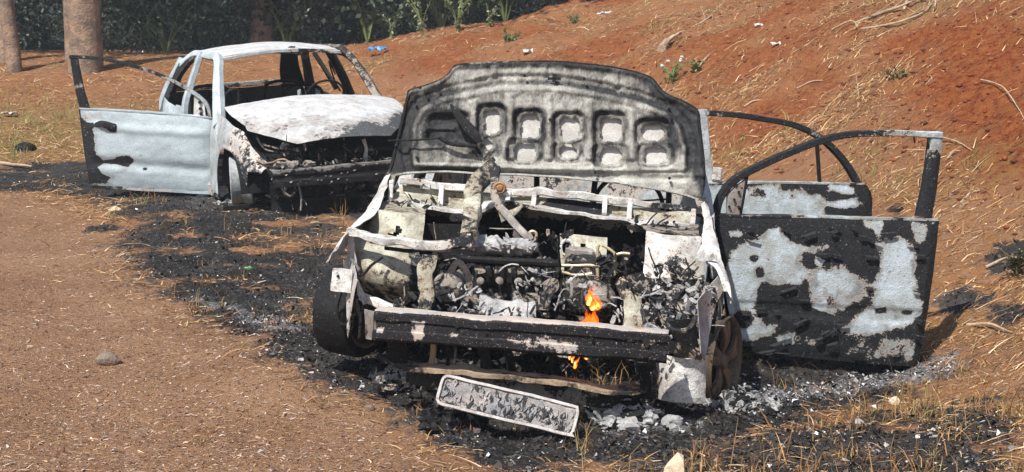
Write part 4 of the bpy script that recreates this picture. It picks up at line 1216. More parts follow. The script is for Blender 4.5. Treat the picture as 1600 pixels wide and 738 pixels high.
# ---- engine bay clutter: burnt wiring, hoses, shards (too many to count)
def scrap(mb, c, spread, n, size, so=(.1, .95)):
    q_ = np.random.default_rng(int(abs(c[0]) * 1e4) + n)
    for k in range(n):
        p = np.asarray(c) + q_.uniform(-1, 1, 3) * spread
        s_ = q_.uniform(*so) ** .7; z = size * q_.uniform(.5, 1.6)
        r = q_.random()
        if r < .22:
            q = [p]
            d = q_.normal(0, 1, 3)
            for i in range(3):
                d = d + q_.normal(0, .45, 3)
                q.append(q[-1] + d / np.linalg.norm(d) * z * .8)
            mb.tube(q, q_.uniform(.0018, .004), s_, n=10, m=5)
        elif r < .80:
            d = q_.normal(0, 1, 3) * np.array([1, .5, 1]); d /= np.linalg.norm(d)
            e = np.cross(d, q_.normal(0, 1, 3)); e /= np.linalg.norm(e)
            m_ = [p, p + d * z * .6 + e * z * .1, p + d * z + e * z * .3, p + d * z * .7 + e * z * .6, p + e * z * .4]
            f_ = np.cross(d, e) * .003
            mb.raw(m_ + [v + f_ for v in m_], [(0, 1, 2, 3, 4), (9, 8, 7, 6, 5)] + [(i, i + 5, (i + 1) % 5 + 5, (i + 1) % 5) for i in range(5)], s_)
        else:
            mb.box(p, z * q_.uniform(.2, .6, 3), s_, tuple(q_.uniform(-1, 1, 3)))
cl = MB()
for (a, b2, y, sx, sz, n, z) in ((1055, 470, -.18, .13, .11, 70, .05), (1000, 480, -.3, .07, .08, 40, .05), (860, 470, -.02, .10, .08, 26, .05), (880, 420, .12, .08, .06, 16, .04), (760, 430, .02, .12, .07, 14, .04),
                              (720, 480, -.15, .08, .05, 22, .04), (790, 492, -.3, .22, .02, 34, .04), (640, 480, -.35, .06, .03, 26, .05), (960, 420, .05, .07, .06, 36, .05), (690, 415, -.2, .06, .05, 24, .05),
                              (850, 375, .1, .10, .03, 30, .05), (1050, 425, .0, .1, .03, 26, .05), (640, 318, .45, .14, .02, 30, .04), (1030, 352, .4, .12, .015, 24, .04), (820, 560, -.25, .35, .04, 40, .05),
                              (960, 545, -.35, .12, .05, 30, .05), (680, 385, -.2, .06, .02, 12, .04), (620, 600, -.3, .12, .04, 30, .05), (900, 610, -.2, .3, .03, 20, .05)):
    scrap(cl, U(a, b2, y), np.array([sx, .07, sz]), n, z * .8, (.30, 1.0))
cl.crumple(.006, 18).build('burnt_wiring', 'engine', car, smooth=True, kind='stuff')
wl = MB()
for (a, b2, y, sx, sz, n, z) in ((1060, 480, -.24, .12, .10, 90, .035), (990, 490, -.35, .08, .07, 40, .03), (720, 470, -.3, .12, .06, 40, .03), (850, 455, -.12, .14, .06, 24, .022), (870, 450, -.1, .16, .1, 34, .03), (640, 487, -.36, .09, .012, 20, .03), (800, 378, -.02, .12, .02, 26, .03), (1010, 520, -.45, .1, .03, 16, .035), (700, 497, -.4, .2, .01, 14, .03)):
    scrap(wl, U(a, b2, y), np.array([sx, .06, sz]), n, z, (.0, .3))
wl.crumple(.006, 18).build('ash_flakes', 'ash', car, kind='stuff')

# ---- flames
def flame(pts, lab):
    f = MB()
    for (a, b2, y, w, h, lean_) in pts:
        c = U(a, b2, y)
        base = c; tip = c + np.array([lean_, 0, h])
        mid = (base * .6 + tip * .4) + np.array([w * .25 * random.choice((-1, 1)), 0, 0])
        for kk, (ww, hh, ss) in enumerate(((1.15, 1.35, [.80, .76, .82, .9, 1.0]), (.62, .9, [.05, .0, .12, .4, .8]))):
            tp = base + (tip - base) * hh
            f.tube([base - np.array([0, 0, .004]), base * .8 + tp * .2, mid, base * .25 + tp * .75, tp], [w * .25 * ww, w * .5 * ww, w * .42 * ww, w * .2 * ww, .001], ss, n=22, m=12)
    o = f.crumple(.007, 34).build('flame', 'fire', None)
    o.matrix_world = N.M
    return tag(o, lab, 'flame', 'flames in the engine bay')
FT = [(random.gauss(924, 8), 516 + random.uniform(-2, 3), -.50 + random.uniform(-.01, .03), random.uniform(.018, .036), random.uniform(.03, .08), random.uniform(-.012, .022)) for k in range(11)]
FT += [(random.gauss(925, 6), random.uniform(474, 484), -.42 + random.uniform(-.02, .02), random.uniform(.018, .032), random.uniform(.025, .06), random.uniform(0, .03)) for k in range(6)]
flame(FT, 'bright orange flame licking up just above the crash beam')
flame([(897, 574, -.46, .014, .04, .02), (893, 566, -.46, .010, .03, .01), (889, 562, -.46, .010, .022, 0), (917, 562, -.46, .012, .014, 0)], 'small orange flame burning below the crash beam')

# ------------------------------------------------------------------ the far wreck
FR = Frame((-1.51, 12.5, 0.22), R(23), R(-3.0), R(1.6))
UF = FR.U
car2 = empty('burnt_car', 'burnt out pale hatchback wreck farther back with its left hand door swung open', 'car')
car2.matrix_world = FR.M
def fb(mb, name, mat, parent=None, **k):
    return mb.build(name, mat, parent or car2, **k)

# hood with its pointed nose
xs = np.linspace(-1, 1, 61)
def hood_pt(u, v):
    a = abs(u)
    yf_ = np.interp(a, [0, .35, .56, .8, 1], [-.66, -.64, -.60, -.38, -.18])
    zf_ = np.interp(a, [0, .35, .56, .8, 1], [.64, .635, .615, .66, .70])
    y = .56 * (1 - v) + yf_ * v
    zr = .885 - .055 * a ** 2
    z = zr * (1 - v) + zf_ * v + .085 * math.sin(math.pi * min(v, 1)) ** .9 * (1 - .45 * a ** 4)
    hw = .665 + .05 * math.sin(math.pi * min(1, v * 1.1))
    return (u * hw, y, z)
vs = np.linspace(0, 1, 44) ** .85
P = np.array([[hood_pt(u, v) for u in xs] for v in vs])
V2 = np.tile(vs[:, None], (1, 61)); U2 = np.tile(xs[None], (44, 1))
so = .05 + .66 * sstep(.55, .98, V2) * sstep(-.5, .35, U2) + .36 * sstep(.40, .9, V2) * sstep(.35, -.4, U2)
M['hood2'] = burnt('flaking_white_hood', pale=(.60, .63, .65), pale2=(.46, .46, .46), black=(.05, .053, .056), edge=(.36, .32, .30), stain=(.34, .28, .25), s=5.5, seed=11.0, amp=.55, stain_at=.555, fleck=.69, rough=.7, bump=.6)
fb(MB().grid(P, so, .004).crumple(.010, 6), 'hood', 'hood2', label='closed white hood with flaking ash and a dark front edge')
# windscreen frame, roof, pillars
xs = np.linspace(-.54, .54, 34); ys = np.linspace(1.13, 2.62, 36)
P = np.array([[(x, y + .05 * (x / .54) ** 2 * (1 if y < 1.8 else -.6), 1.215 + .045 * (1 - (x / .54) ** 2) + .045 * math.sin((y - 1.13) / 1.49 * math.pi) - .03 * ((y - 1.13) / 1.49)) for x in xs] for y in ys])
fb(MB().grid(P, .06, .006).crumple(.008, 5), 'roof', 'hood2', label='white ash coated roof with a dent at the front')
fb(MB().blob((.10, 1.2, 1.262), (.035, .03, .014), .5, 2, .9), 'aerial_base', 'char')
fb(MB().sweep([(-.54, 1.16, 1.20), (0, 1.10, 1.245), (.54, 1.16, 1.20)], .05, .03, (0, 0, 1), [.5, .3, .6, .4], n=24).crumple(.006, 7), 'windscreen_header', 'shell')
fb(MB().sweep([(-.66, .60, .82), (0, .53, .875), (.66, .60, .82)], .06, .03, (0, 0, 1), .55, n=24), 'windscreen_sill', 'shell')
for s in (-1, 1):
    e_ = .12 if s < 0 else .52
    mt = 'blue' if s < 0 else 'engine'
    fb(MB().sweep([(s * .735, .48, .70), (s * .69, .68, .84), (s * .625, .92, 1.07), (s * .565, 1.14, 1.20), (s * .555, 1.45, 1.215), (s * .555, 1.9, 1.215), (s * .55, 2.3, 1.19), (s * .60, 2.62, 1.09)], [.12, .11, .10, .09, .07, .05, .05, .06] if s > 0 else [.11, .095, .075, .075, .07, .06, .06, .07], [.06, .07, .06, .06, .05, .05, .05, .05], (s * .8, -.3, .5), [e_, e_, e_ + .1, e_, e_ - .05, e_, e_], n=60).crumple(.006, 6), 'pillar_and_rail', mt, label='pale front pillar flowing into the roof rail' if s < 0 else None)
    fb(MB().sweep([(s * .77, 1.72, .15), (s * .775, 1.72, .72), (s * .70, 1.74, .95), (s * .575, 1.78, 1.235)], [.10, .10, .085, .08], .05, (s, 0, .2), [.5, .3, .25, .3] if s < 0 else .75, n=24).crumple(.005, 6), 'centre_pillar', mt)
    fb(MB().sweep([(s * .60, 2.60, 1.13), (s * .70, 2.85, .86), (s * .745, 2.98, .70)], [.09, .13, .20], .06, (s, 0, .4), [.2, .25, .2] if s < 0 else .8, n=16).crumple(.006, 6), 'rear_pillar', mt)
    fb(MB().sweep([(s * .76, .42, .15), (s * .78, 1.2, .14), (s * .78, 2.2, .15)], .09, .11, (0, 0, 1), .55, n=16).crumple(.008, 6), 'sill', 'shell')
    # quarter panel with rear arch
    yy = np.linspace(2.02, 3.22, 40)
    arch = np.sqrt(np.clip(.34 ** 2 - (yy - 2.45) ** 2, 0, None)) + .21
    bo = np.where(np.abs(yy - 2.45) < .34, arch, .17)
    to = np.interp(yy, [2.02, 2.6, 2.95, 3.22], [.72, .76, .80, .72])
    xo = s * np.interp(yy, [2.02, 2.5, 3.0, 3.22], [.80, .82, .79, .68])
    P = np.stack([np.stack([xo - s * .06 * (1 - t) ** 2 - s * .02 * t, yy, to * (1 - t) + bo * t], 1) for t in np.linspace(0, 1, 12)], 1)
    fb(MB().grid(P, .22, .004, flip=s > 0).crumple(.008, 5), 'quarter_panel', 'blue')
    # fender with arch and pointed headlight cut
    yy = np.linspace(-.50, .70, 60)
    arch = np.sqrt(np.clip(.345 ** 2 - (yy - .0) ** 2, 0, None)) + .21
    bo = np.where(np.abs(yy) < .345, arch, np.where(yy < 0, .40, .15))
    to = np.interp(yy, [-.50, -.40, -.18, .2, .70], [.44, .50, .69, .76, .82])
    bo = np.minimum(bo, to - .02)
    P = []
    for t in np.linspace(0, 1, 14):
        z = to * (1 - t) + bo * t
        x = s * (np.interp(yy, [-.5, -.3, 0, .5, .7], [.64, .74, .80, .805, .79]) - .075 * (1 - t) ** 3 * 1.0 + .012 * np.exp(-((t - .95) / .08) ** 2))
        P.append(np.stack([x, yy, z], 1))
    P = np.stack(P, 1)
    so = np.tile((.30 + .25 * sstep(.2, -.3, yy))[:, None], (1, 14))
    fb(MB().grid(P, so, .004, flip=s > 0).crumple(.007, 6), 'fender', 'shell', label='mottled grey front fender around the wheel arch' if s < 0 else None)
    # arch liner
    an = np.linspace(.05, math.pi - .05, 20)
    P = np.array([[(s * x, .335 * math.cos(a), .21 + .335 * math.sin(a)) for a in an] for x in (.42, .55, .68, .78)])
    fb(MB().grid(P, .95, .004), 'arch_liner', 'char')
# bumper beam, engine bay, uprights
tx = np.linspace(-1, 1, 40)
f1 = np.stack([tx * .60, -.64 - .05 * (1 - tx ** 2), np.full(40, .425)], 1)
rows = [f1 + np.array([0, .08, .0]), f1, f1 - np.array([0, 0, .035]), f1 + np.array([0, .008, -.045]), f1 + np.array([0, .008, -.075]), f1 - np.array([0, 0, .085]), f1 - np.array([0, 0, .125]), f1 + np.array([0, .08, -.125])]
so = np.tile(np.linspace(.80, .72, 40)[None], (8, 1)); so[:2] = .45
fb(MB().grid(np.array(rows), so, .005).crumple(.008, 8), 'bumper_beam', 'char', label='black crash beam of the far car with grey peeling flecks')
bm = MB()
for k in range(40):
    c = np.array([random.uniform(-.55, .6), -.69, .425 + random.uniform(-.12, .01)])
    bm.raw([c, c + np.array([.018, -.006, .003]) * random.uniform(.4, 1.2), c + np.array([.01, -.008, -.009]), c + np.array([-.003, -.004, -.008])], [(0, 1, 2, 3)], random.uniform(.45, .75))
fb(bm, 'peeling_flakes', 'engine', kind='stuff', smooth=False)
c3 = MB()
for (x, n) in ((-.45, 26), (-.25, 18), (0, 10), (.3, 12)):
    scrap(c3, np.array([x, -.60, .445]), np.array([.12, .04, .02]), n, .03, (.1, .8))
fb(c3, 'burnt_fragments', 'engine', kind='stuff')
P = np.array([[(x, -.02 + .04 * math.sin(x * 8), z) for x in np.linspace(-.66, .66, 24)] for z in np.linspace(.16, .66, 12)])
fb(MB().grid(P, .93, .006).crumple(.03, 5), 'radiator_wreck', 'char')
fb(MB().sweep([(-.58, -.40, .52), (-.3, -.45, .50), (.1, -.46, .50), (.6, -.42, .51)], .05, .03, (0, 0, 1), .85, n=26).crumple(.015, 6), 'radiator_bar', 'char')
fb(MB().sweep([(.18, -.50, .60), (.20, -.50, .52), (.19, -.50, .46), (.21, -.5, .43)], [.03, .022, .025, .05], .02, (0, 1, 0), [.35, .2, .2, .3], n=16).crumple(.006, 10), 'latch_post', 'skin', label='pale upright post behind the far crash beam')
for (x, z, r) in ((-.44, .455, .045), (-.30, .45, .04), (-.52, .46, .035)):
    fb(MB().blob((x, -.60, z), (r * 1.2, .04, r * .8), 1.0, 3.4, .45, seed=x * 9).crumple(.02, 16), 'melted_headlamp', 'engine')
fb(MB().sweep([(-.66, -.35, .50), (-.60, -.5, .47), (-.48, -.58, .50), (-.44, -.60, .44)], [.02, .05, .07, .03], .012, (0, .3, 1), .25, n=20).crumple(.012, 9), 'torn_bracket', 'tan')
fb(MB().tube([(-.50, -.6, .40), (-.53, -.62, .30), (-.47, -.63, .22), (-.42, -.62, .27), (-.44, -.6, .36)], .010, .5, n=30), 'hose', 'engine')
fb(MB().tube([(-.40, -.62, .34), (-.38, -.62, .2), (-.39, -.62, .1)], .008, .4, n=12), 'hose', 'engine')
for pts in ([(-.6, -.2, .66), (-.56, -.3, .56), (-.40, -.35, .52)], [(-.58, -.3, .60), (-.46, -.36, .56), (-.3, -.4, .55)], [(.02, -.5, .62), (.03, -.5, .5), (.02, -.5, .44)]):
    fb(MB().tube(pts, .008, .6, n=14), 'hose', 'engine')
fb(MB().sweep([(-.55, -.50, .20), (0, -.55, .17), (.6, -.50, .18)], .08, .03, (0, 0, 1), .8, n=18).crumple(.02, 6), 'lower_crossmember', 'char')
P = np.array([[(x, -.50 + .05 * math.sin(x * 7), z) for x in np.linspace(-.58, .64, 22)] for z in np.linspace(.02, .33, 8)])
fb(MB().grid(P, .93, .006).crumple(.03, 7), 'lower_grille_wreck', 'char')
c2 = MB()
for (x, z, n, sx, sz) in ((-.3, .24, 60, .25, .08), (.2, .26, 80, .35, .08), (-.45, .36, 40, .12, .08), (-.1, .50, 40, .4, .04), (-.35, .56, 26, .2, .05), (.35, .2, 40, .25, .06)):
    scrap(c2, np.array([x, -.52, z]), np.array([sx, .07, sz]), n, .05, (.35, 1))
fb(c2.crumple(.006, 18), 'burnt_wiring', 'engine', kind='stuff')
# interior
fb(MB().grid(np.array([[(x, .60 + .06 * t, .82 - .5 * t) for x in np.linspace(-.68, .68, 16)] for t in np.linspace(0, 1, 6)]), .97, .006).crumple(.02, 5), 'firewall', 'char')
fb(MB().grid(np.array([[(x, y, .16) for x in np.linspace(-.74, .74, 10)] for y in np.linspace(.66, 3.15, 14)]), .9, .01).crumple(.01, 4), 'floor_pan', 'char')
fb(MB().tube([(-.70, .78, .66), (0, .74, .68), (.70, .78, .66)], .03, .85, n=20).crumple(.01, 6), 'dash_beam', 'char')
for sx in (-.36, .36):
    seat_frame(car2, sx, 1.75, .24)
seat_frame(car2, -.36, 2.45, .24); seat_frame(car2, .36, 2.45, .24)
th_ = np.linspace(0, 2 * math.pi, 25)
fb(MB().tube([(.34 + .17 * math.cos(t), 1.05 - .05 * math.sin(t), .84 + .13 * math.sin(t)) for t in th_], .010, .9, n=50), 'steering_wheel', 'char')
# rear panel with window opening, tailgate below, dark pillar block on the right
fb(MB().sweep([(-.60, 2.72, 1.14), (0, 2.76, 1.20), (.60, 2.72, 1.14)], .05, .06, (0, 0, 1), .6, n=18), 'rear_header', 'shell')
P = np.array([[(x, 3.18 - .10 * t * 0 + .05 * (1 - (x / .7) ** 2) - .25 * max(0, (z - .62)), z) for x in np.linspace(-.70, .70, 22)] for z, t in zip(np.linspace(.22, .80, 12), np.linspace(0, 1, 12))])
fb(MB().grid(P, .97, .006).crumple(.012, 5), 'tailgate', 'char')
fb(MB().sweep([(-.66, 3.02, .84), (0, 3.08, .84), (.66, 3.02, .84)], .08, .05, (0, 0, 1), .5, n=18).crumple(.01, 6), 'rear_window_sill', 'engine')
fb(MB().sweep([(.50, 2.80, 1.16), (.52, 2.90, .98), (.58, 3.05, .80)], [.16, .20, .24], .05, (.3, 1, .3), .93, n=12).crumple(.006, 5), 'rear_window_side', 'char')
fb(MB().sweep([(-.56, 2.76, 1.14), (-.58, 2.9, .98), (-.64, 3.03, .82)], [.06, .07, .1], .05, (-.3, 1, .3), .6, n=12).crumple(.006, 5), 'rear_window_side', 'shell')
# the far side doors stay shut: panels and window frames
for ya, yb2 in ((.78, 1.70), (1.76, 2.10)):
    P = np.array([[(.80 + .02 * math.sin(t * math.pi), y, .78 - .60 * t) for t in np.linspace(0, 1, 10)] for y in np.linspace(ya, yb2, 14)])
    fb(MB().grid(P, .4, .004, flip=True).crumple(.01, 4), 'closed_door', 'shell')
fb(MB().sweep([(.775, 1.66, .78), (.70, 1.66, .98), (.60, 1.68, 1.19)], .03, .04, (1, 0, .2), .75, n=12), 'door_frame_post', 'engine')
fb(MB().sweep([(.775, 1.80, .78), (.70, 1.80, .98), (.60, 1.80, 1.19)], .03, .04, (1, 0, .2), .75, n=12), 'door_frame_post', 'engine')
fb(MB().sweep([(.78, 2.2, .80), (.71, 2.3, .98), (.62, 2.34, 1.15)], .035, .04, (1, 0, .2), .8, n=12), 'door_frame_post', 'engine')
fb(MB().tube([(.72, 2.0, .95), (.66, 1.98, 1.08), (.68, 1.9, .9), (.72, 1.86, .80)], .008, .9, n=20), 'seat_belt_loop', 'char')
# rear left door, shut, below the window
P = np.array([[(-.80 - .02 * math.sin(t * math.pi) + .03 * (1 - t) ** 2, y, .76 - .58 * t) for t in np.linspace(0, 1, 10)] for y in np.linspace(1.78, 2.10, 10)])
fb(MB().grid(P, .25, .004).crumple(.006, 4), 'rear_door_skin', 'blue')
fb(MB().sweep([(-.76, 1.80, .78), (-.70, 1.82, .95), (-.60, 1.88, 1.16), (-.58, 2.2, 1.15), (-.64, 2.5, 1.0), (-.72, 2.62, .82)], .035, .04, (-1, 0, .3), [.3, .4, .6, .7, .6], n=40), 'rear_door_frame', 'engine')
fb(MB().tube([(-.62, .72, .92), (-.58, .70, .96), (-.53, .70, .965), (-.51, .70, .93), (-.515, .70, .84)], .014, .9, n=24), 'mirror_stub', 'char')
# wheels of the far car
def far_wheel(x, y, st, s, tyre):
    w = bpy.data.objects.new('wheel', None); COL.objects.link(w); w.parent = car2
    w.location = (x, y, .285); w.rotation_euler = (0, 0, st)
    r = .20
    MB().lathe([(r * .97, -.09 * s), (r, -.08 * s), (r * .86, 0), (r, .075 * s), (r * .97, .08 * s), (r * .90, .066 * s), (r * .80, .0), (r * .9, -.085 * s)], (0, 0, 0), (1, 0, 0), 32, .32, close=True).build('rim', 'shell', w)
    for k in range(6):
        a = k * math.pi / 3
        MB().sweep([(s * .04, math.cos(a) * .03, math.sin(a) * .03), (s * .05, math.cos(a) * r * .88, math.sin(a) * r * .88)], .04, .02, (s, 0, 0), .4, n=4).build('spoke', 'alloy', w)
    MB().lathe([(.002, .062 * s), (.035, .058 * s), (.045, .03 * s)], (0, 0, 0), (1, 0, 0), 18, .5).build('hub_cap', 'alloy', w)
    return w
far_wheel(-.70, 0, R(-14), -1, 0)['label'] = 'turned bare front rim under the fender'
far_wheel(.70, 0, R(-14), 1, 0); far_wheel(-.72, 2.45, 0, -1, 0); far_wheel(.72, 2.45, 0, 1, 0)

# open door of the far car
od = bpy.data.objects.new('front_door', None); COL.objects.link(od); od.parent = car2
od['label'] = 'open pale blue door with a black burnt rear edge'
def plane_door2(hinge, ang):
    d = np.array([-math.sin(ang), math.cos(ang), 0])
    n = np.cross(d, [0, 0, 1.0]); n /= np.linalg.norm(n)
    return np.asarray(hinge, float), (-n if n[1] > 0 else n), d
p2, n2_, d2_ = plane_door2((-.80, .74, .4), R(68))
FP = lambda a, b2, off=0.0: FR.pl(a, b2, p2, n2_) + n2_ * off
ZD = lambda pts: zp(100, 150, .2304, pts)
DARK = [(.92, ZD([(60, -20), (165, -20), (165, 75), (110, 90), (112, 140), (170, 190), (205, 240), (205, 300), (235, 390), (270, 425), (340, 415), (360, 395), (450, 392), (478, 425), (470, 460), (430, 490), (380, 515), (300, 530), (330, 545), (300, 580), (320, 600), (130, 600), (100, 300)])),
        (.04, ZD([(235, 480), (270, 455), (340, 460), (420, 480), (390, 505), (320, 527), (260, 520)])),
        (.85, ZD([(160, 185), (200, 180), (220, 205), (190, 225), (165, 210)])), (.88, ZD([(290, 225), (330, 205), (365, 205), (360, 245), (320, 245)])), (.45, ZD([(130, 110), (250, 115), (260, 160), (200, 180), (130, 160)])),
        (.62, ZD(disc_poly(555, 490, 22, 14))), (.5, ZD(disc_poly(525, 400, 12))), (.55, ZD([(130, 600), (520, 615), (500, 650), (130, 640)]))]
le3 = [(124, 170), (128, 200), (133, 240), (138, 270), (141, 290)]
re3 = [(331, 184), (334, 215), (336, 250), (337, 280), (340, 300)]
G = patch([FP(*a) for a in le3], [FP(*a) for a in re3], 80, 54)
v_ = np.linspace(0, 1, 54)[:, None]; u_ = np.linspace(0, 1, 80)[None]
so = pxsoot(G, lambda x, y: polymix(x, y, .03, DARK, 2.0), FR)
G = G + n2_ * ((.035 * np.sin(np.pi * v_) ** .8 - .018 * np.exp(-((v_ - .66 - .05 * u_) / .07) ** 2) + .012 * np.exp(-((v_ - .22) / .05) ** 2)) * np.minimum(1, np.minimum(u_, 1 - u_) * 12))[..., None]
MB().grid(G, so, .003).crumple(.012, 4).build('door_skin', 'blue', od, sharp=60)
MB().grid(G[::6, ::6] - n2_ * .08, .8, .004).crumple(.008, 6).build('inner_shell', 'char', od)
MB().sweep([FP(*a, -.035) for a in le3], .014, .075, n2_, .9, n=20).build('rear_edge', 'char', od)
MB().sweep([FP(141, 291, -.035), FP(240, 297, -.035), FP(340, 302, -.035)], .035, .08, n2_, [.75, .4, .3], n=16).crumple(.006, 8).build('bottom_edge', 'blue', od)
MB().sweep([FP(124, 170, -.03), FP(230, 176, -.03), FP(331, 184, -.03)], .014, .075, n2_, [.4, .3, .35], n=14).crumple(.004, 8).build('belt_edge', 'blue', od)
MB().sweep([FP(108, 89, -.02), FP(155, 92, -.02), FP(205, 103, -.02), (FP(252, 119, -.02)), FP(290, 138, -.02), FP(316, 156, -.02), FP(326, 172, -.02), FP(328, 186, -.02)], [.028, .026, .026, .026, .026, .028, .03], .05, n2_, [.8, .75, .8, .6, .5, .3, .3], n=60).crumple(.003, 9).build('window_frame', 'door', od)
MB().sweep([FP(114, 86, -.02), FP(119, 115, -.02), FP(125, 145, -.02), FP(133, 174, -.02)], [.058, .065, .07, .08], .04, n2_, [.7, .75, .85, .9], n=24).crumple(.003, 9).build('rear_window_post', 'door', od)
tri = [FP(*a, -.012) for a in ((302, 183), (303, 145), (318, 157), (321, 185))]
MB().raw(tri + [t - n2_ * .03 for t in tri], [(0, 1, 2, 3), (7, 6, 5, 4), (0, 4, 5, 1), (1, 5, 6, 2), (2, 6, 7, 3), (3, 7, 4, 0)], .15).build('mirror_bracket', 'skin', od, smooth=False)
for a, b2 in ((312, 160), (313, 170), (314, 178)):
    MB().lathe([(.014, 0), (.014, .012)], FP(a, b2, -.008), n2_, 10, .9).build('painted_bolt_hole', 'void', od)  # black discs painted for the shaded mirror holes
hb = MB()
hb.sweep([FP(150, 195, .03), FP(165, 194, .045), FP(182, 198, .03)], [.04, .06, .05], .03, n2_, .55, n=12)
hb.crumple(.012, 14).build('door_handle', 'blue', od)

# ------------------------------------------------------------------ number plate frame leaning at the nose
M['platemetal'] = burnt('melted_plate', pale=(.46, .41, .39), pale2=(.22, .23, .25), black=(.02, .021, .023), s=6, seed=4.2, edge=(.34, .30, .28), stain=(.30, .25, .22), amp=.8, fleck=.55)
M['plateframe'] = burnt('scorched_bright_frame', pale=(.60, .57, .56), pale2=(.40, .37, .36), s=12, seed=2.0, amp=.5, fleck=.60)
pl = empty('number_plate', 'melted number plate in a bright metal frame lying below the front beam', 'number plate')
pn = np.array([0, -.90, .436])
cr = [N.W(N.pl(a, b2, (0, -.70, .16), pn)) for a, b2 in ((682, 630), (893, 681), (692, 586))]
A0 = cr[0]; ex = cr[1] - cr[0]; LN = np.linalg.norm(ex); ex /= LN
eyv = cr[2] - cr[0]; eyv -= ex * (eyv @ ex); WN = np.linalg.norm(eyv); eyv /= WN
enn = np.cross(ex, eyv); enn = -enn if enn[1] > 0 else enn
def PLp(u, v, w=0.0): return A0 + ex * u + eyv * v + enn * w
r = .022
loop = []
for cx_, cy_, a0 in ((LN - r, WN - r, 0), (r, WN - r, 90), (r, r, 180), (LN - r, r, 270)):
    for k in range(5):
        a = R(a0 + k * 22.5)
        loop.append(PLp(cx_ + r * math.cos(a), cy_ + r * math.sin(a)))
loop.append(loop[0])
MB().sweep(loop, .012, .014, enn, [.1, .15, .1, .3, .15, .1], n=90).crumple(.004, 9).build('frame', 'plateframe', pl)
P = np.array([[PLp(.008 + (LN - .016) * u, .008 + (WN - .016) * v, -.004) for u in np.linspace(0, 1, 60)] for v in np.linspace(0, 1, 18)])
uu = np.tile(np.linspace(0, 1, 60)[None], (18, 1))
MB().grid(P, .52 - .10 * sstep(.25, .4, uu), .003, flip=True).crumple(.005, 26).build('plate', 'platemetal', pl)
bl = MB()
for k in range(120):
    u = .30 + .67 * random.random() if k % 6 else random.uniform(.03, .3); v = random.uniform(.14, .86)
    c = PLp(LN * u, WN * v, .003); a = random.uniform(-.5, .5); l = random.uniform(.006, .022); w = random.uniform(.004, .012)
    d = (ex * math.sin(a) + eyv * math.cos(a)) * l; e = (ex * math.cos(a) - eyv * math.sin(a)) * w
    bl.raw([c - d, c + e + enn * random.uniform(.001, .006), c + d, c - e * .7 + enn * random.uniform(.001, .005)], [(0, 1, 2, 3)], random.choice((.0, .2, .3, .8, .9, .95)))
bl.crumple(.003, 60).build('melted_blisters', 'platemetal', pl, kind='stuff')

# ------------------------------------------------------------------ scattered ground cover (uncountable)
def scatter(n, ymin=3.3, ymax=24, pw=1.35, wide=.44, xoff=0.0):
    u = rng.random(n)
    a, b = ymin ** (1 - pw), ymax ** (1 - pw)
    y = (a + (b - a) * u) ** (1 / (1 - pw))
    x = (rng.random(n) * 2 - 1) * (wide * y + .6) + xoff
    return x, y

def gz(x, y):
    """height of the rough ground mesh under a point"""
    i = np.clip(np.searchsorted(GX, x) - 1, 0, nx - 2); j = np.clip(np.searchsorted(GY, y) - 1, 0, ny - 2)
    fx = (x - GX[i]) / (GX[i + 1] - GX[i]); fy = (y - GY[j]) / (GY[j + 1] - GY[j])
    Z = zf.reshape(ny, nx)
    return (Z[j, i] * (1 - fx) + Z[j, i + 1] * fx) * (1 - fy) + (Z[j + 1, i] * (1 - fx) + Z[j + 1, i + 1] * fx) * fy

def blades(x, y, length, width, az, tilt, curl, colr, name, mat, label, lift=.004, seg=3, cat=None):
    n = len(x)
    z = gz(x, y) + lift
    # ground slope, so that lying straw follows the bank
    e = .06
    sx = (ground_z(x + e, y) - ground_z(x - e, y)) / (2 * e); sy = (ground_z(x, y + e) - ground_z(x, y - e)) / (2 * e)
    dx, dy = np.cos(az), np.sin(az)
    ds = dx * sx + dy * sy
    t = np.linspace(0, 1, seg + 1)
    side = np.stack([-dy, dx, np.zeros(n)], 1)
    roll = rng.uniform(-.6, .6, n)
    side[:, 2] = np.sin(roll); side[:, :2] *= np.cos(roll)[:, None]
    V = np.zeros((n, seg + 1, 2, 3))
    bend = rng.normal(0, 1, n) * curl
    for k, tk in enumerate(t):
        h = length * (np.sin(tilt) * tk - curl * .5 * np.abs(np.sin(tilt)) * tk * tk) + length * np.abs(bend) * .35 * np.sin(math.pi * tk)
        r = length * np.cos(tilt) * tk
        off = length * bend * .6 * tk * tk
        cx = x + dx * r - dy * off; cy = y + dy * r + dx * off
        cz = z + ds * r + h + (-dy * off * sx + dx * off * sy)
        w = width * (1 - .75 * tk) * .5
        c = np.stack([cx, cy, cz], 1)
        V[:, k, 0] = c - side * w[:, None]; V[:, k, 1] = c + side * w[:, None]
    base = (np.arange(n) * (seg + 1) * 2)[:, None, None]
    f = np.array([[2 * k, 2 * k + 1, 2 * k + 3, 2 * k + 2] for k in range(seg)])[None]
    F = (base + f).reshape(-1, 4)
    C = np.repeat(colr[:, None, :], (seg + 1) * 2, 1).reshape(-1, 3)
    o = link_mesh(name, V.reshape(-1, 3), F, M[mat], None, False, col=C)
    return tag(o, label, cat, None, 'stuff')

def pick(palette, n, var=.25):
    p = np.array(palette)[rng.integers(0, len(palette), n)]
    return np.clip(p * (1 + rng.normal(0, var, (n, 1))), .004, .95)

STRAW = [(.50, .34, .17), (.40, .24, .11), (.30, .15, .065), (.60, .46, .29), (.20, .10, .045), (.44, .26, .11), (.14, .075, .04)]
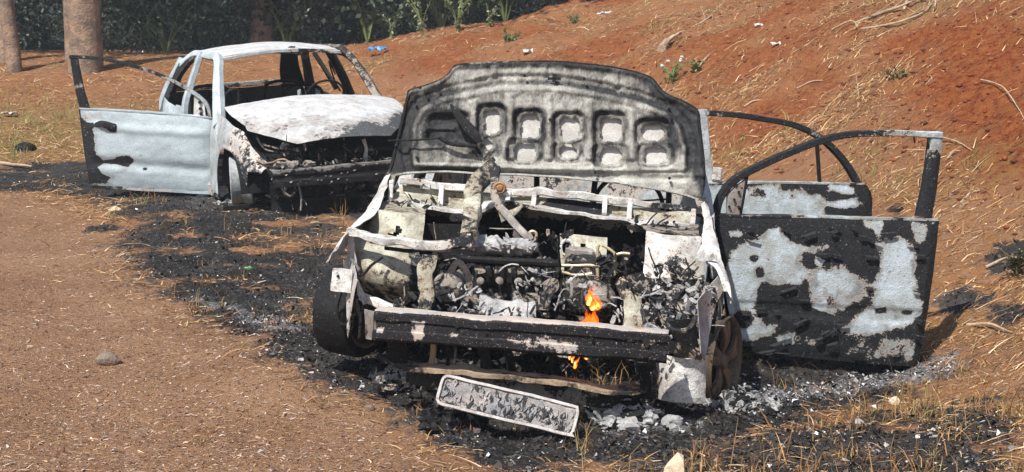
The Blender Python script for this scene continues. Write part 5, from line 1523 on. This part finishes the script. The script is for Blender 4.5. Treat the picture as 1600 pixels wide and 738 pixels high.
# lying straw on the bank and between the cars
x, y = scatter(270000, 4.6, 24, 1.02)
x2, y2 = scatter(190000, 12, 24, 1.02)
x, y = np.concatenate([x, x2]), np.concatenate([y, y2])
b, a, road, red, dry, green = masks(x, y)
clump = sstep(.36, .62, fb2(x, y, 1.5, 3, 51.0))
p = np.clip(dry * 1.0, 0, 1) * (1 - np.clip(b * 1.15, 0, 1)) * (1 - .93 * road) * (.30 + .70 * clump) * (1 - 1.25 * np.clip(red - .25, 0, .72))
p = np.maximum(p, .38 * sstep(.02, .15, b) * sstep(.8, .4, b) * (.2 + .8 * clump))
k = rng.random(len(x)) < p
x, y = x[k], y[k]; n = len(x)
sc = np.clip(y / 9, .7, 1.15)
blades(x, y, np.minimum(rng.gamma(1.8, .030, n), .22) * sc, rng.uniform(.003, .009, n) * sc, rng.normal(.1, .9, n) + math.pi * rng.integers(0, 2, n), rng.normal(.08, .16, n), np.abs(rng.normal(.15, .15, n)), pick(STRAW, n, .22),
       'straw', 'straw', 'dry straw and dead grass lying over the red bank')
# standing dry tufts at the burnt rim, on the bank and at the front edge
def tufts(n0, name, label, cond, ln, wd, pal, ymin=3.4, ymax=20, per=16, mat='straw', tilt=(1.0, .35), seg=3):
    x, y = scatter(n0, ymin, ymax, 1.2)
    mk = masks(x, y)
    k = rng.random(n0) < cond(x, y, *mk)
    x, y = x[k], y[k]
    if len(x) == 0: return
    m = len(x)
    X = np.repeat(x, per) + rng.normal(0, .035, m * per); Y = np.repeat(y, per) + rng.normal(0, .035, m * per)
    N_ = m * per
    s = np.repeat(rng.uniform(.5, 1.4, m), per)
    return blades(X, Y, s * rng.gamma(5, ln / 5, N_), rng.uniform(.6, 1.3, N_) * wd, rng.uniform(0, 6.28, N_), np.clip(rng.normal(tilt[0], tilt[1], N_), .1, 1.5), rng.uniform(.2, .8, N_), pick(pal, N_, .25), name, mat, label, seg=seg)
SEMI_A = np.array(SEMI)
tufts(3400, 'dry_grass', 'dry standing grass tufts on the bank and along the scorched edge',
      lambda x, y, b, a, road, red, dry, green: np.clip((.12 + .25 * sstep(.05, .4, b) * sstep(.9, .5, b)) * (1 - .93 * road) * (1 - .6 * red) * dry, 0, 1) * (y > 4.2), .085, .004,
      [(.36, .21, .09), (.28, .15, .06), (.20, .12, .05), (.24, .19, .07)])
tufts(800, 'scorched_grass', 'scorched brown and black grass standing at the front edge',
      lambda x, y, b, a, road, red, dry, green: sstep(-.15, .1, polysd(x, y, SEMI)) * .6 * sstep(.42, .66, fb2(x, y, 2.4, 3, 77.0)), .075, .0035,
      [(.26, .13, .055), (.18, .09, .04), (.04, .03, .025), (.32, .20, .09), (.16, .13, .05), (.03, .025, .02)], 3.3, 7, 14)
tufts(1600, 'burnt_stubble', 'short black and rust brown stubble in the burnt ground between the cars',
      lambda x, y, b, a, road, red, dry, green: sstep(.3, .7, b) * .55 * (y > 7) * sstep(.4, .6, fb2(x, y, 1.8, 3, 63.0)), .06, .004,
      [(.03, .025, .02), (.10, .05, .025), (.16, .085, .04), (.02, .02, .02)], 7, 14, 12)
tufts(4200, 'green_grass', 'thin green grass at the far left beside the open door',
      lambda x, y, b, a, road, red, dry, green: np.clip(green * .75 * (1 - b), 0, 1), .10, .006,
      [(.20, .21, .06), (.28, .25, .09), (.14, .17, .045), (.36, .30, .13)], 10, 22, 12)
# chips, dead leaves and grit on the track
x, y = scatter(230000, 4.7, 14, 1.3)
b, a, road, red, dry, green = masks(x, y)
k = rng.random(len(x)) < np.clip(road * .75 + .15, 0, 1) * (1 - .8 * np.clip(b, 0, 1))
x, y = x[k], y[k]; n = len(x)
blades(x, y, rng.gamma(2.0, .0062, n), rng.gamma(2.2, .0019, n), rng.normal(.15, .9, n) + math.pi * rng.integers(0, 2, n), rng.normal(.05, .12, n), np.abs(rng.normal(0, .25, n)),
       pick([(.38, .25, .16), (.42, .31, .22), (.18, .10, .065), (.11, .06, .045), (.34, .21, .13), (.32, .20, .13), (.14, .08, .06), (.46, .40, .36)], n, .2), 'leaf_litter', 'straw', 'small dry leaf chips strewn over the dirt track', lift=.002, seg=2)

def flakes(x, y, size, colr, name, mat, label, lift=.006, up=.5):
    n = len(x)
    size = np.minimum(size, .02)
    z = gz(x, y) + lift
    k = 5
    an = np.sort(rng.random((n, k)), 1) * 2 * math.pi
    rad = size[:, None] * rng.uniform(.45, 1.0, (n, k))
    nrm = np.stack([rng.normal(0, up, n), rng.normal(-.15, up, n), np.ones(n)], 1)
    nrm /= np.linalg.norm(nrm, axis=1, keepdims=True)
    A = np.cross(nrm, np.array([0.3, 1.0, 0.1])); A /= np.linalg.norm(A, axis=1, keepdims=True)
    B = np.cross(nrm, A)
    c = np.stack([x, y, z + size * .25], 1)
    V = c[:, None] + (A[:, None] * np.cos(an)[..., None] + B[:, None] * np.sin(an)[..., None]) * rad[..., None] + nrm[:, None] * (rng.normal(0, .18, (n, k)) * size[:, None])[..., None]
    F = (np.arange(n) * k)[:, None] + np.arange(k)[None]
    C = np.repeat(colr[:, None], k, 1).reshape(-1, 3)
    return tag(link_mesh(name, V.reshape(-1, 3), F, M[mat], None, False, col=C), label, None, None, 'stuff')
x, y = scatter(200000, 4.6, 15, 1.2)
b, a, road, red, dry, green = masks(x, y)
dens = sstep(.35, .7, b) * (.10 + 3.6 * np.clip(a - .40, 0, 1)) * (.35 + .9 * sstep(.4, .6, fb2(x, y, 4.0, 3, 91.0)))
k = rng.random(len(x)) < dens
x, y = x[k], y[k]; n = len(x)
flakes(x, y, rng.gamma(2.0, .0032, n), pick([(.40, .40, .41), (.26, .26, .27), (.55, .55, .56), (.22, .22, .22), (.18, .18, .18), (.36, .34, .32), (.12, .11, .11)], n, .2), 'ash_flakes', 'bits', 'white and grey ash flakes strewn over the burnt ground')
x, y = scatter(110000, 4.0, 15, 1.2)
b, *_ = masks(x, y)
k = rng.random(len(x)) < sstep(.4, .8, b) * .8
x, y = x[k], y[k]; n = len(x)
flakes(x, y, rng.gamma(2.0, .0048, n), pick([(.012, .012, .012), (.03, .028, .027), (.02, .018, .017), (.06, .05, .045)], n, .2), 'char_crumbs', 'bits', 'black char crumbs covering the burnt ground', up=.9)
# small stones on the soil
x, y = scatter(26000, 4.6, 20, 1.05)
b, a, road, red, dry, green = masks(x, y)
k = rng.random(len(x)) < (.6 * sstep(.2, 1.0, x - np.interp(y, TOE_Y, TOE_X))) * (1 - b)
x, y = x[k], y[k]
pb = []
D8 = np.array([(1, 0, 0), (-1, 0, 0), (0, 1, 0), (0, -1, 0), (0, 0, 1), (0, 0, -1)], float)
F8 = np.array([(0, 2, 4), (2, 1, 4), (1, 3, 4), (3, 0, 4), (2, 0, 5), (1, 2, 5), (3, 1, 5), (0, 3, 5)])
n = len(x)
s = np.minimum(rng.gamma(2.0, .0055, n), .026)
Vp = D8[None] * s[:, None, None] * rng.uniform(.6, 1.3, (n, 6, 1)) * np.array([1.2, 1, .7]) + np.stack([x, y, gz(x, y) + s * .3], 1)[:, None]
Fp = ((np.arange(n) * 6)[:, None, None] + F8[None]).reshape(-1, 3)
tag(link_mesh('pebbles', Vp.reshape(-1, 3), Fp, M['bits'], None, False, col=np.repeat(pick([(.19, .052, .018), (.15, .038, .013), (.22, .075, .03), (.11, .032, .014)], n, .15), 6, 0)), 'pebbles and clods on the bare soil', None, None, 'stuff')

# ------------------------------------------------------------------ single stones, litter, sticks
def stone(px, py, w, h, lab, mat='stone', amp=.35, seed=1.0, cat='stone', name='stone', dep=.8):
    c = hit(px, py)
    m = MB().blob((0, 0, h * .42), (w / 2, w / 2 * dep, h / 2 * 1.15), amp, 1.6, .2, 26, 16, seed=seed)
    m.crumple(h * .10, 2.2 / w, seed)
    o = m.build(name, mat, None, sharp=24)
    o.location = (c[0], c[1], gz(np.array([c[0]]), np.array([c[1]]))[0] - .008)
    return tag(o, lab, cat)
stone(169, 568, .118, .062, 'flat grey brown stone alone on the dirt track', seed=3.3)
c_ = hit(1053, 752)
o_ = MB().raw([(-.045, -.02, 0), (.035, -.03, 0), (.045, .03, 0), (-.03, .04, 0), (-.035, -.012, .05), (.03, -.016, .075), (.034, .02, .085), (-.018, .025, .06), (.012, .006, .10)],
              [(3, 2, 1, 0), (0, 1, 5, 4), (1, 2, 6, 5), (2, 3, 7, 6), (3, 0, 4, 7), (4, 5, 8), (5, 6, 8), (6, 7, 8), (7, 4, 8)], .2).build('stone', 'palestone', None, smooth=False)
o_.location = (c_[0], c_[1], gz(np.array([c_[0]]), np.array([c_[1]]))[0] - .01)
tag(o_, 'pale pointed stone at the bottom edge of the photo', 'stone')
stone(1397, 636, .05, .045, 'small round brown stone in the ash right of the number plate', 'palestone', .2, seed=2.0)
stone(180, 334, .09, .05, 'small pale stone on the ash below the open far door', 'palestone', .35, seed=5.0)
stone(1050, 668, .085, .05, 'small white ash lump right of the white ash heap', 'ash', .5, seed=6.0, cat='ash', name='ash_lump')
stone(317, 306, .13, .09, 'pale burnt lump at the foot of the far front wheel', 'ash', .5, seed=7.0, cat='ash', name='ash_lump')
stone(578, 640, .04, .03, 'greenish pebble beside the left end of the number plate', 'stone', .3, seed=9.0)
stone(388, 422, .05, .03, 'small bright green leaf scrap on the burnt ground between the cars', 'greenleaf', .5, seed=4.4, cat='leaf', name='green_scrap', dep=.5)
# white ash heap under the nose, right of the plate
def heap(px, py, w, h, n, lab, mat='ash', so=.15):
    c = np.array(hit(px, py)); m = MB()
    for k in range(n):
        a = random.uniform(0, 6.28); r_ = random.random() ** .6
        p = np.array([math.cos(a) * r_ * w, math.sin(a) * r_ * w * .5, (1 - r_) * h * .7 + .012])
        m.blob(p, np.array([1, .8, .55]) * random.uniform(.2, .45) * h * 1.3, 1.0, 3.2, random.choice((so, so, so + .25, .9)), 14, 10, seed=k)
    for k in range(n * 4):
        a = random.uniform(0, 6.28); r_ = random.random()
        p = np.array([math.cos(a) * r_ * w, math.sin(a) * r_ * w * .5, (1 - r_) * h + .01])
        d = np.array([random.uniform(-1, 1), random.uniform(-.5, .5), random.uniform(0, .8)]) * h * .7
        m.sweep([p, p + d * .5 + np.array([0, 0, .01]), p + d], [.006, random.uniform(.008, .026), .008], .002, (random.uniform(-.6, .6), 1, .4), random.choice((so, so, .35, .95)), n=5)
    o = m.crumple(.018, 16).build('ash_heap', mat, None)
    o.location = (c[0], c[1], gz(np.array([c[0]]), np.array([c[1]]))[0] - .01)
    return tag(o, lab, 'ash')
heap(975, 665, .13, .085, 26, 'bright white ash heap just right of the number plate', so=.02)
heap(1160, 640, .16, .07, 30, 'grey flaky ash heap beside the bare right wheel', so=.3)
heap(705, 668, .13, .10, 26, 'low black char mound propping up the left end of the number plate', 'char', .6)
heap(620, 600, .12, .07, 22, 'mixed grey ash heap left of the number plate by the left wheel', so=.4)
heap(1060, 622, .16, .04, 20, 'low black and grey char heap in front of the curled sheet', 'char', .55)
heap(540, 545, .16, .05, 20, 'low char heap under the charred left tyre', 'char', .6)
heap(500, 322, .34, .09, 30, 'low black char heap under the nose of the far car', 'char', .55)
heap(380, 322, .22, .06, 24, 'pale ash heap under the far car front wheel', so=.35)
# debris bar in front of the far car
c = [hit(350, 333), hit(450, 327), hit(560, 318), hit(605, 312)]
tag(MB().sweep([np.array(p) + np.array([0, 0, .04 + .015 * (i % 2)]) for i, p in enumerate(c)], [.05, .05, .04, .03], .035, (0, 0, 1), [.95, .8, .75, .6], n=40).crumple(.02, 5).build('fallen_trim_bar', 'char', None), 'long charred trim bar lying on the ground before the far car', 'metal bar')
c = [hit(0, 259), hit(22, 262), hit(50, 265)]
tag(MB().tube([np.array(p) + np.array([0, 0, .03]) for p in c], [.018, .016, .01], .1, n=16).crumple(.008, 8).build('stick', 'twig', None), 'pale straight stick on the burnt ground at the far left edge', 'stick')
# black cap, plastic litter
c = np.array(hit(40, 236))
o = MB().lathe([(.11, 0), (.115, .03), (.10, .07), (.05, .09), (.005, .095)], (0, 0, 0), (0, 0, 1), 18, .95).crumple(.015, 6).build('black_cap', 'char', None)
o.location = (c[0], c[1], ground_z(c[0], c[1]) - .005); tag(o, 'crushed black plastic cap on the grass at the far left', 'litter')
def litter(px, py, w, mat, lab, name='plastic_scrap', h=.03):
    c = np.array(hit(px, py))
    xs = np.linspace(-.5, .5, 12)
    P = np.array([[(a * w, b2 * w * .6, 0) for a in xs] for b2 in xs])
    s = c[0] * 7 + c[1]
    P[..., 2] = h * (fbm(np.stack([P[..., 0] / w * 4 + s, P[..., 1] / w * 4, P[..., 0] * 0 + s], -1), 3) - .15) * 2
    P[..., 0] += .15 * w * (fbm(np.stack([P[..., 0] / w * 3 - s, P[..., 1] / w * 3, P[..., 0] * 0], -1), 2) - .5)
    o = MB().grid(P, .1, .003).build(name, mat, None)
    e = .1
    o.location = (c[0], c[1], ground_z(c[0], c[1]) + .015)
    o.rotation_euler = (math.atan((ground_z(c[0], c[1] + e) - ground_z(c[0], c[1] - e)) / (2 * e)), 0, 0)
    return tag(o, lab, 'litter')
litter(590, 86, .26, 'plastic_blue', 'crumpled blue plastic bag on the bank behind the far car', 'plastic_bag', .10)
litter(14, 184, .16, 'plastic_white', 'white plastic scrap in the grass at the far left edge', h=.06)
litter(18, 92, .20, 'plastic_white', 'white scrap at the foot of the leaning trunk', h=.08)
litter(215, 86, .16, 'plastic_white', 'tiny white scrap below the trees left of the far roof', h=.05)
litter(825, 86, .13, 'plastic_white', 'white paper scrap on the bank above the raised hood', h=.05)
litter(1212, 75, .10, 'plastic_white', 'small pale scrap high on the bare red slope', h=.04)
litter(945, 26, .22, 'plastic_white', 'pale torn scrap near the top of the bank', h=.05)
litter(1188, 45, .12, 'plastic_white', 'whitish scrap on the slope left of the branch pile', h=.04)
# broken log and branches on the slope
def branch(pts, r0, lab, name='branch', twigs=0, mat='twig', cat='branch'):
    P = [np.array(hit(a, b2)) + np.array([0, -.01, r0 * 1.1 + lf]) for a, b2, lf in pts]
    o = MB().tube(P, [r0, r0 * .8, r0 * .35], .2, n=30).crumple(r0 * .5, 6).build(name, mat, None)
    tag(o, lab, cat)
    for k in range(twigs):
        i = random.randrange(len(P) - 1)
        q = P[i] * .5 + P[i + 1] * .5
        d = (P[i + 1] - P[i]); d /= np.linalg.norm(d)
        e = np.array([random.uniform(-.5, .5), random.uniform(-.3, .1), random.uniform(.1, .7)])
        MB().tube([q, q + (d + e) * .15, q + (d + e * 1.2) * .3], [r0 * .4, r0 * .25, r0 * .1], .2, n=10, m=6).build('twig', mat, o)
    return o
branch([(1033, 84, 0), (1045, 72, .02), (1064, 60, .02)], .045, 'short pale broken log on the bank above the hood', 'log', 0, cat='log')
branch([(1336, 40, 0), (1372, 30, .03), (1415, 18, .05), (1455, 2, .08)], .016, 'long thin dead branch across the branch pile on the slope', twigs=4)
branch([(1345, 48, 0), (1390, 44, .02), (1440, 28, .03), (1460, 8, .05)], .012, 'dead branch curving under the pile at the top of the slope', twigs=3)
branch([(1412, 22, .02), (1420, 6, .1), (1422, -12, .2)], .014, 'upright dead twig sticking out of the branch pile', twigs=3)
branch([(1440, 6, .05), (1460, 12, .05), (1458, 24, .03)], .012, 'hooked dead twig at the right of the branch pile', twigs=1)
branch([(1300, 48, 0), (1330, 40, .03), (1342, 48, 0)], .010, 'small forked twig left of the branch pile', twigs=2)
branch([(1092, 40, 0), (1110, 30, .02), (1132, 8, .04)], .012, 'slim pale stick pointing up the bank', twigs=1)
branch([(1532, 130, .02), (1565, 150, .06), (1590, 180, .04), (1602, 192, 0)], .006, 'thin arching dry stalk at the right edge of the slope')
branch([(1440, 210, 0), (1490, 228, .03), (1525, 246, .02)], .007, 'thin dry stalk lying right of the front door window post')
branch([(1086, 114, 0), (1100, 98, .02), (1110, 88, .02)], .010, 'short pale stick beside the flowering weed')
branch([(1340, 170, 0), (1344, 150, .02), (1360, 160, .02)], .008, 'bent dry root on the slope above the door windows', twigs=2)
for i, (a, b2, c3, d3) in enumerate(((1180, 15, 1205, 8), (1245, 140, 1290, 128), (1160, 170, 1195, 158), (1500, 320, 1530, 300), (1540, 420, 1600, 405), (1480, 250, 1500, 238), (1510, 510, 1580, 522))):
    lab = ['short stick near the top of the slope left of the pile', 'straight stick lying on bare red soil mid slope', 'pale stick just above the rear door window frame', 'short stick right of the front door on the slope', 'long pale stick at the right edge level with the door panel', 'small stick beside the top corner of the front door', 'pale stick on the scorched grass right of the door bottom'][i]
    branch([(a, b2, 0), ((a + c3) / 2, (b2 + d3) / 2 - 2, .015), (c3, d3, 0)], .009, lab)

# ------------------------------------------------------------------ weeds, trees, woodland
def leaves(C, size, colr, name, mat, parent=None, label=None, kind=None, cup=.25, aspect=.5, down=.3):
    n = len(C)
    d = rng.normal(0, 1, (n, 3)); d[:, 2] -= down; d /= np.linalg.norm(d, axis=1, keepdims=True)
    nr = rng.normal(0, 1, (n, 3)); nr[:, 2] += .9; nr[:, 1] -= .3
    s = np.cross(d, nr); s /= np.linalg.norm(s, axis=1, keepdims=True) + 1e-9
    nn = np.cross(s, d)
    L = size[:, None]
    V = np.stack([C, C + d * L * .5 + s * L * aspect * .5 + nn * L * cup * .3, C + d * L, C + d * L * .5 - s * L * aspect * .5 + nn * L * cup * .3], 1)
    F = (np.arange(n) * 4)[:, None] + np.arange(4)[None]
    o = link_mesh(name, V.reshape(-1, 3), F, M[mat], parent, False, col=np.repeat(colr, 4, 0))
    if kind: o['kind'] = kind
    if label: o['label'] = label
    return o
DARKG = [(.09, .118, .095), (.115, .145, .105), (.07, .095, .08), (.15, .17, .12), (.10, .13, .115)]

def cloud(n, centres, radii):
    i = rng.integers(0, len(centres), n)
    d = rng.normal(0, 1, (n, 3)); d /= np.linalg.norm(d, axis=1, keepdims=True)
    r = rng.random(n)[:, None] ** .45
    return np.asarray(centres)[i] + d * r * np.asarray(radii)[i]

# the wood behind: one mass of trunks and leaves nobody could count
cen, rad = [], []
for k in range(420):
    x = rng.uniform(-17, 9); y = rng.uniform(25.4, 30)
    g = float(ground_z(x, y))
    cen.append((x, y, g + rng.uniform(.1, 3.6))); r = rng.uniform(.35, .9); rad.append((r, r * .8, r * .75))
cc_ = cloud(170000, cen, rad)
colr = pick(DARKG, len(cc_), .3)
leaves(cc_, rng.uniform(.035, .095, len(cc_)), colr, 'woodland', 'leaf', None, 'dark green tangled woodland behind the two wrecks', 'stuff')
cen, rad = [], []  # leaf clumps above the view, added to shade the understory
for k in range(260):
    x = rng.uniform(-18, 10); y = rng.uniform(20.8, 28); cen.append((x, y, rng.uniform(6.0, 9.5))); r = rng.uniform(.8, 1.5); rad.append((r, r, r * .6))
cc_ = cloud(20000, cen, rad)
leaves(cc_, rng.uniform(.12, .28, len(cc_)), pick(DARKG, len(cc_), .3), 'shade_canopy', 'leaf', None, 'out of view leaf canopy added to shade the edge of the wood', 'stuff')
cen, rad = [], []
for k in range(520):
    x = rng.uniform(-30, 22); y = rng.uniform(30.5, 40); cen.append((x, y, 11.5 * rng.random() ** 1.8 - .4)); r = rng.uniform(1.0, 2.2); rad.append((r, r, r * .8))
cc_ = cloud(110000, cen, rad)
leaves(cc_, rng.uniform(.30, .70, len(cc_)), pick([(.06, .082, .068), (.07, .095, .075), (.05, .07, .06)], len(cc_), .3), 'far_woodland', 'leaf', None, 'deep dark wood closing the view', 'stuff')

def tree(px, base_px, dist, r0, lean_, height, lab, seed, crown=True):
    d = ray(px, base_px); t = dist / d[1]; X = (CAM + d * t)[0]
    Zg = float(ground_z(X, dist))
    t_ = empty('tree', lab, 'tree')
    t_.location = (X, dist, Zg)
    path = [(0, 0, -.25), (0, 0, .05), (lean_ * .25, 0, height * .25), (lean_ * .6, .1, height * .6), (lean_, .2, height)]
    m = MB().tube(path, [r0 * 1.35, r0 * 1.08, r0, r0 * .8, r0 * .4], .2, n=40, m=18).crumple(r0 * .16, 3.5, seed)
    m.build('trunk', 'bark', t_)
    cs = []
    for k in range(6):
        a = k * 1.05 + seed; z = height * (.62 + .06 * k)
        p = np.array([lean_ * z / height, .1, z]); e = p + np.array([math.cos(a) * 1.6, math.sin(a) * 1.6, 1.2])
        MB().tube([p, p * .5 + e * .5 + np.array([0, 0, .2]), e], [r0 * .4, r0 * .25, r0 * .08], .2, n=12).build('limb', 'bark', t_)
        cs += [e, e + np.array([.5, .2, .4]), e * .7 + p * .3]
    if crown:
        c_ = cloud(5200, cs, [(1.0, 1.0, .7)] * len(cs))
        leaves(c_, rng.uniform(.10, .2, len(c_)), pick([(.06, .085, .05), (.08, .10, .06), (.05, .07, .045)], len(c_), .25), 'crown', 'leaf', t_, aspect=.25, down=1.0)
    return t_
tree(134, 84, 21.5, .185, .05, 9.5, 'thick pale trunked tree standing behind the open far door', 1.0)
tree(112, 86, 22.3, .075, -.1, 7.5, 'slim trunk close against the left of the thick pale tree', 2.4)
tree(22, 88, 21.5, .085, -.75, 8.0, 'slender brown tree at the far left leaning left', 3.1)
tree(12, 87, 22.6, .11, .05, 8.5, 'straight dark trunk behind the leaning one at the left edge', 4.2)
tree(410, 78, 25.0, .16, .3, 8.0, 'dim brown trunk deep in the wood above the far car', 5.5)

def weed(px, py, h, n, col_, lab, leaf=.09, spread=.25, dist=None, cat='weed', name='weed'):
    c = np.array(hit(px, py)) if dist is None else None
    if dist is not None:
        d = ray(px, py); X = (CAM + d * dist / d[1])[0]; c = np.array([X, dist, float(ground_z(X, dist))])
    w = empty(name, lab, cat); w.location = tuple(c - np.array([0, 0, .01]))
    L = []
    for k in range(n):
        a = random.uniform(0, 6.28); l = h * random.uniform(.55, 1.0)
        e = np.array([math.cos(a) * spread * l, math.sin(a) * spread * l, l])
        q = np.array([e[0] * .25, e[1] * .25, l * .55])
        MB().tube([(0, 0, 0), q, e], [.010, .008, .004], .2, n=10, m=5).build('stem', M['greenstem'], w)
        for j in range(12):
            t = random.uniform(.3, 1.0)
            L.append(q * t * 1.4 if t < .55 else q + (e - q) * (t - .5) * 2)
    L = np.array(L) + rng.normal(0, .02, (len(L), 3))
    leaves(L, rng.uniform(.6, 1.3, len(L)) * leaf, pick(col_, len(L), .2), 'foliage', 'leaf', w, aspect=.45)
    return w
M['greenstem'] = plain('weed_stem', (.14, .17, .06), .7)
PALEG = [(.20, .24, .12), (.26, .29, .16), (.15, .18, .09)]
weed(437, 76, .75, 7, PALEG, 'tall pale weed rising above the roof of the far car', .07, .45)
weed(660, 58, .62, 7, PALEG, 'pale green leafy weed at the wood edge right of the far car', .07, .4)
weed(715, 52, .70, 8, PALEG, 'tall pale weed nearest the top of the bank', .075, .4)
weed(565, 68, .45, 6, PALEG, 'low pale weed at the wood edge just above the blue bag', .06, .4)
weed(612, 62, .5, 6, PALEG, 'feathery weed between the blue bag and the taller weeds', .06, .4)
weed(765, 44, .40, 6, PALEG, 'small pale weed on the crest where the bank meets the wood', .06, .4)
weed(350, 78, .38, 5, PALEG, 'small pale weed behind the left end of the far roof', .06, .4)
weed(500, 72, .35, 5, PALEG, 'small pale weed behind the right end of the far roof', .06, .4)
f_ = weed(1050, 128, .22, 9, [(.12, .17, .06), (.08, .12, .04)], 'low green weed with white flowers on the bank right of the hood', .04, .8)
for k in range(5):
    MB().blob((random.uniform(-.12, .12), random.uniform(-.1, .05), random.uniform(.16, .30)), (.022, .022, .016), .4, 3, .05, 8, 6, seed=k).build('flower', 'plastic_white', f_)
weed(896, 38, .18, 7, [(.12, .15, .06), (.18, .18, .08)], 'low grey green weed clump near the top of the bank', .06, .9)
weed(800, 66, .16, 7, [(.12, .15, .06), (.18, .18, .08)], 'low weed clump on the bank above the left of the hood', .06, .9)
weed(1402, 128, .09, 6, [(.16, .15, .06), (.20, .17, .08)], 'dry weed clump on the slope below the branch pile', .05, .9)
weed(1090, 110, .12, 8, [(.14, .16, .06), (.20, .18, .07)], 'wiry green clump right of the flowering weed', .05, 1.0)
weed(1590, 430, .2, 6, [(.03, .03, .025), (.10, .08, .04)], 'scorched weed clump at the right edge of the slope', .05, .9)
# large leaved bush in the wood edge above the blue bag
def bush(px, dist, h, rx, n, leaf, cols, lab):
    d = ray(px, 80); X = (CAM + d * dist / d[1])[0]; Zg = float(ground_z(X, dist))
    w = empty('bush', lab, 'bush'); w.location = (X, dist, Zg - .02)
    st = []
    for k in range(9):
        a = random.uniform(0, 6.28); e = np.array([math.cos(a) * rx * .7, math.sin(a) * rx * .5, h * random.uniform(.5, .9)])
        MB().tube([(0, 0, 0), e * np.array([.3, .3, .55]), e], [.02, .014, .006], .2, n=8, m=6).build('stem', M['greenstem'], w)
        st.append(e)
    L = cloud(n, np.array(st + [(0, 0, h * .5), (rx * .4, 0, h * .4), (-rx * .4, 0, h * .4)]), [(rx * .5, rx * .4, h * .28)] * (len(st) + 3))
    L = L[L[:, 2] > .05]
    leaves(L, rng.uniform(.6, 1.2, len(L)) * leaf, pick(cols, len(L), .25), 'foliage', 'leaf', w, aspect=.75)
    return w
bush(575, 24.6, 1.5, .9, 1000, .15, [(.05, .075, .05), (.07, .10, .065), (.09, .12, .08)], 'broad leaved green bush at the wood edge above the blue bag')
bush(790, 25.2, 1.6, 1.1, 2400, .09, [(.06, .085, .05), (.08, .10, .06)], 'grey green bush on the crest at the right end of the wood')
bush(690, 25.0, 1.2, .9, 2200, .08, [(.07, .10, .06), (.09, .12, .07)], 'hazy green bush between the tall pale weeds')
bush(260, 24.6, 1.3, 1.0, 1400, .11, [(.035, .055, .035), (.05, .07, .045)], 'dark small leaved bush left of the far roof')
bush(450, 24.8, 1.4, .9, 1400, .10, [(.05, .05, .04), (.06, .06, .05), (.04, .045, .035)], 'brownish twiggy bush straight behind the far roof')

# ------------------------------------------------------------------ smoky air
def haze():
    m = bpy.data.materials.new('smoky_air'); m.use_nodes = True
    t = m.node_tree; t.nodes.clear()
    o = t.nodes.new('ShaderNodeOutputMaterial')
    v = t.nodes.new('ShaderNodeVolumePrincipled')
    v.inputs['Color'].default_value = (.80, .88, .95, 1)
    v.inputs['Density'].default_value = .0021
    v.inputs['Anisotropy'].default_value = .2
    t.links.new(v.outputs[0], o.inputs['Volume'])
    m2 = MB(); m2.box((0, 20, 7), (90, 80, 20), 0, ch=.0005)
    ob = m2.build('haze', m, None, smooth=False)
    return tag(ob, 'thin bluish smoke hanging over the whole scene', None, None, 'stuff')
haze()
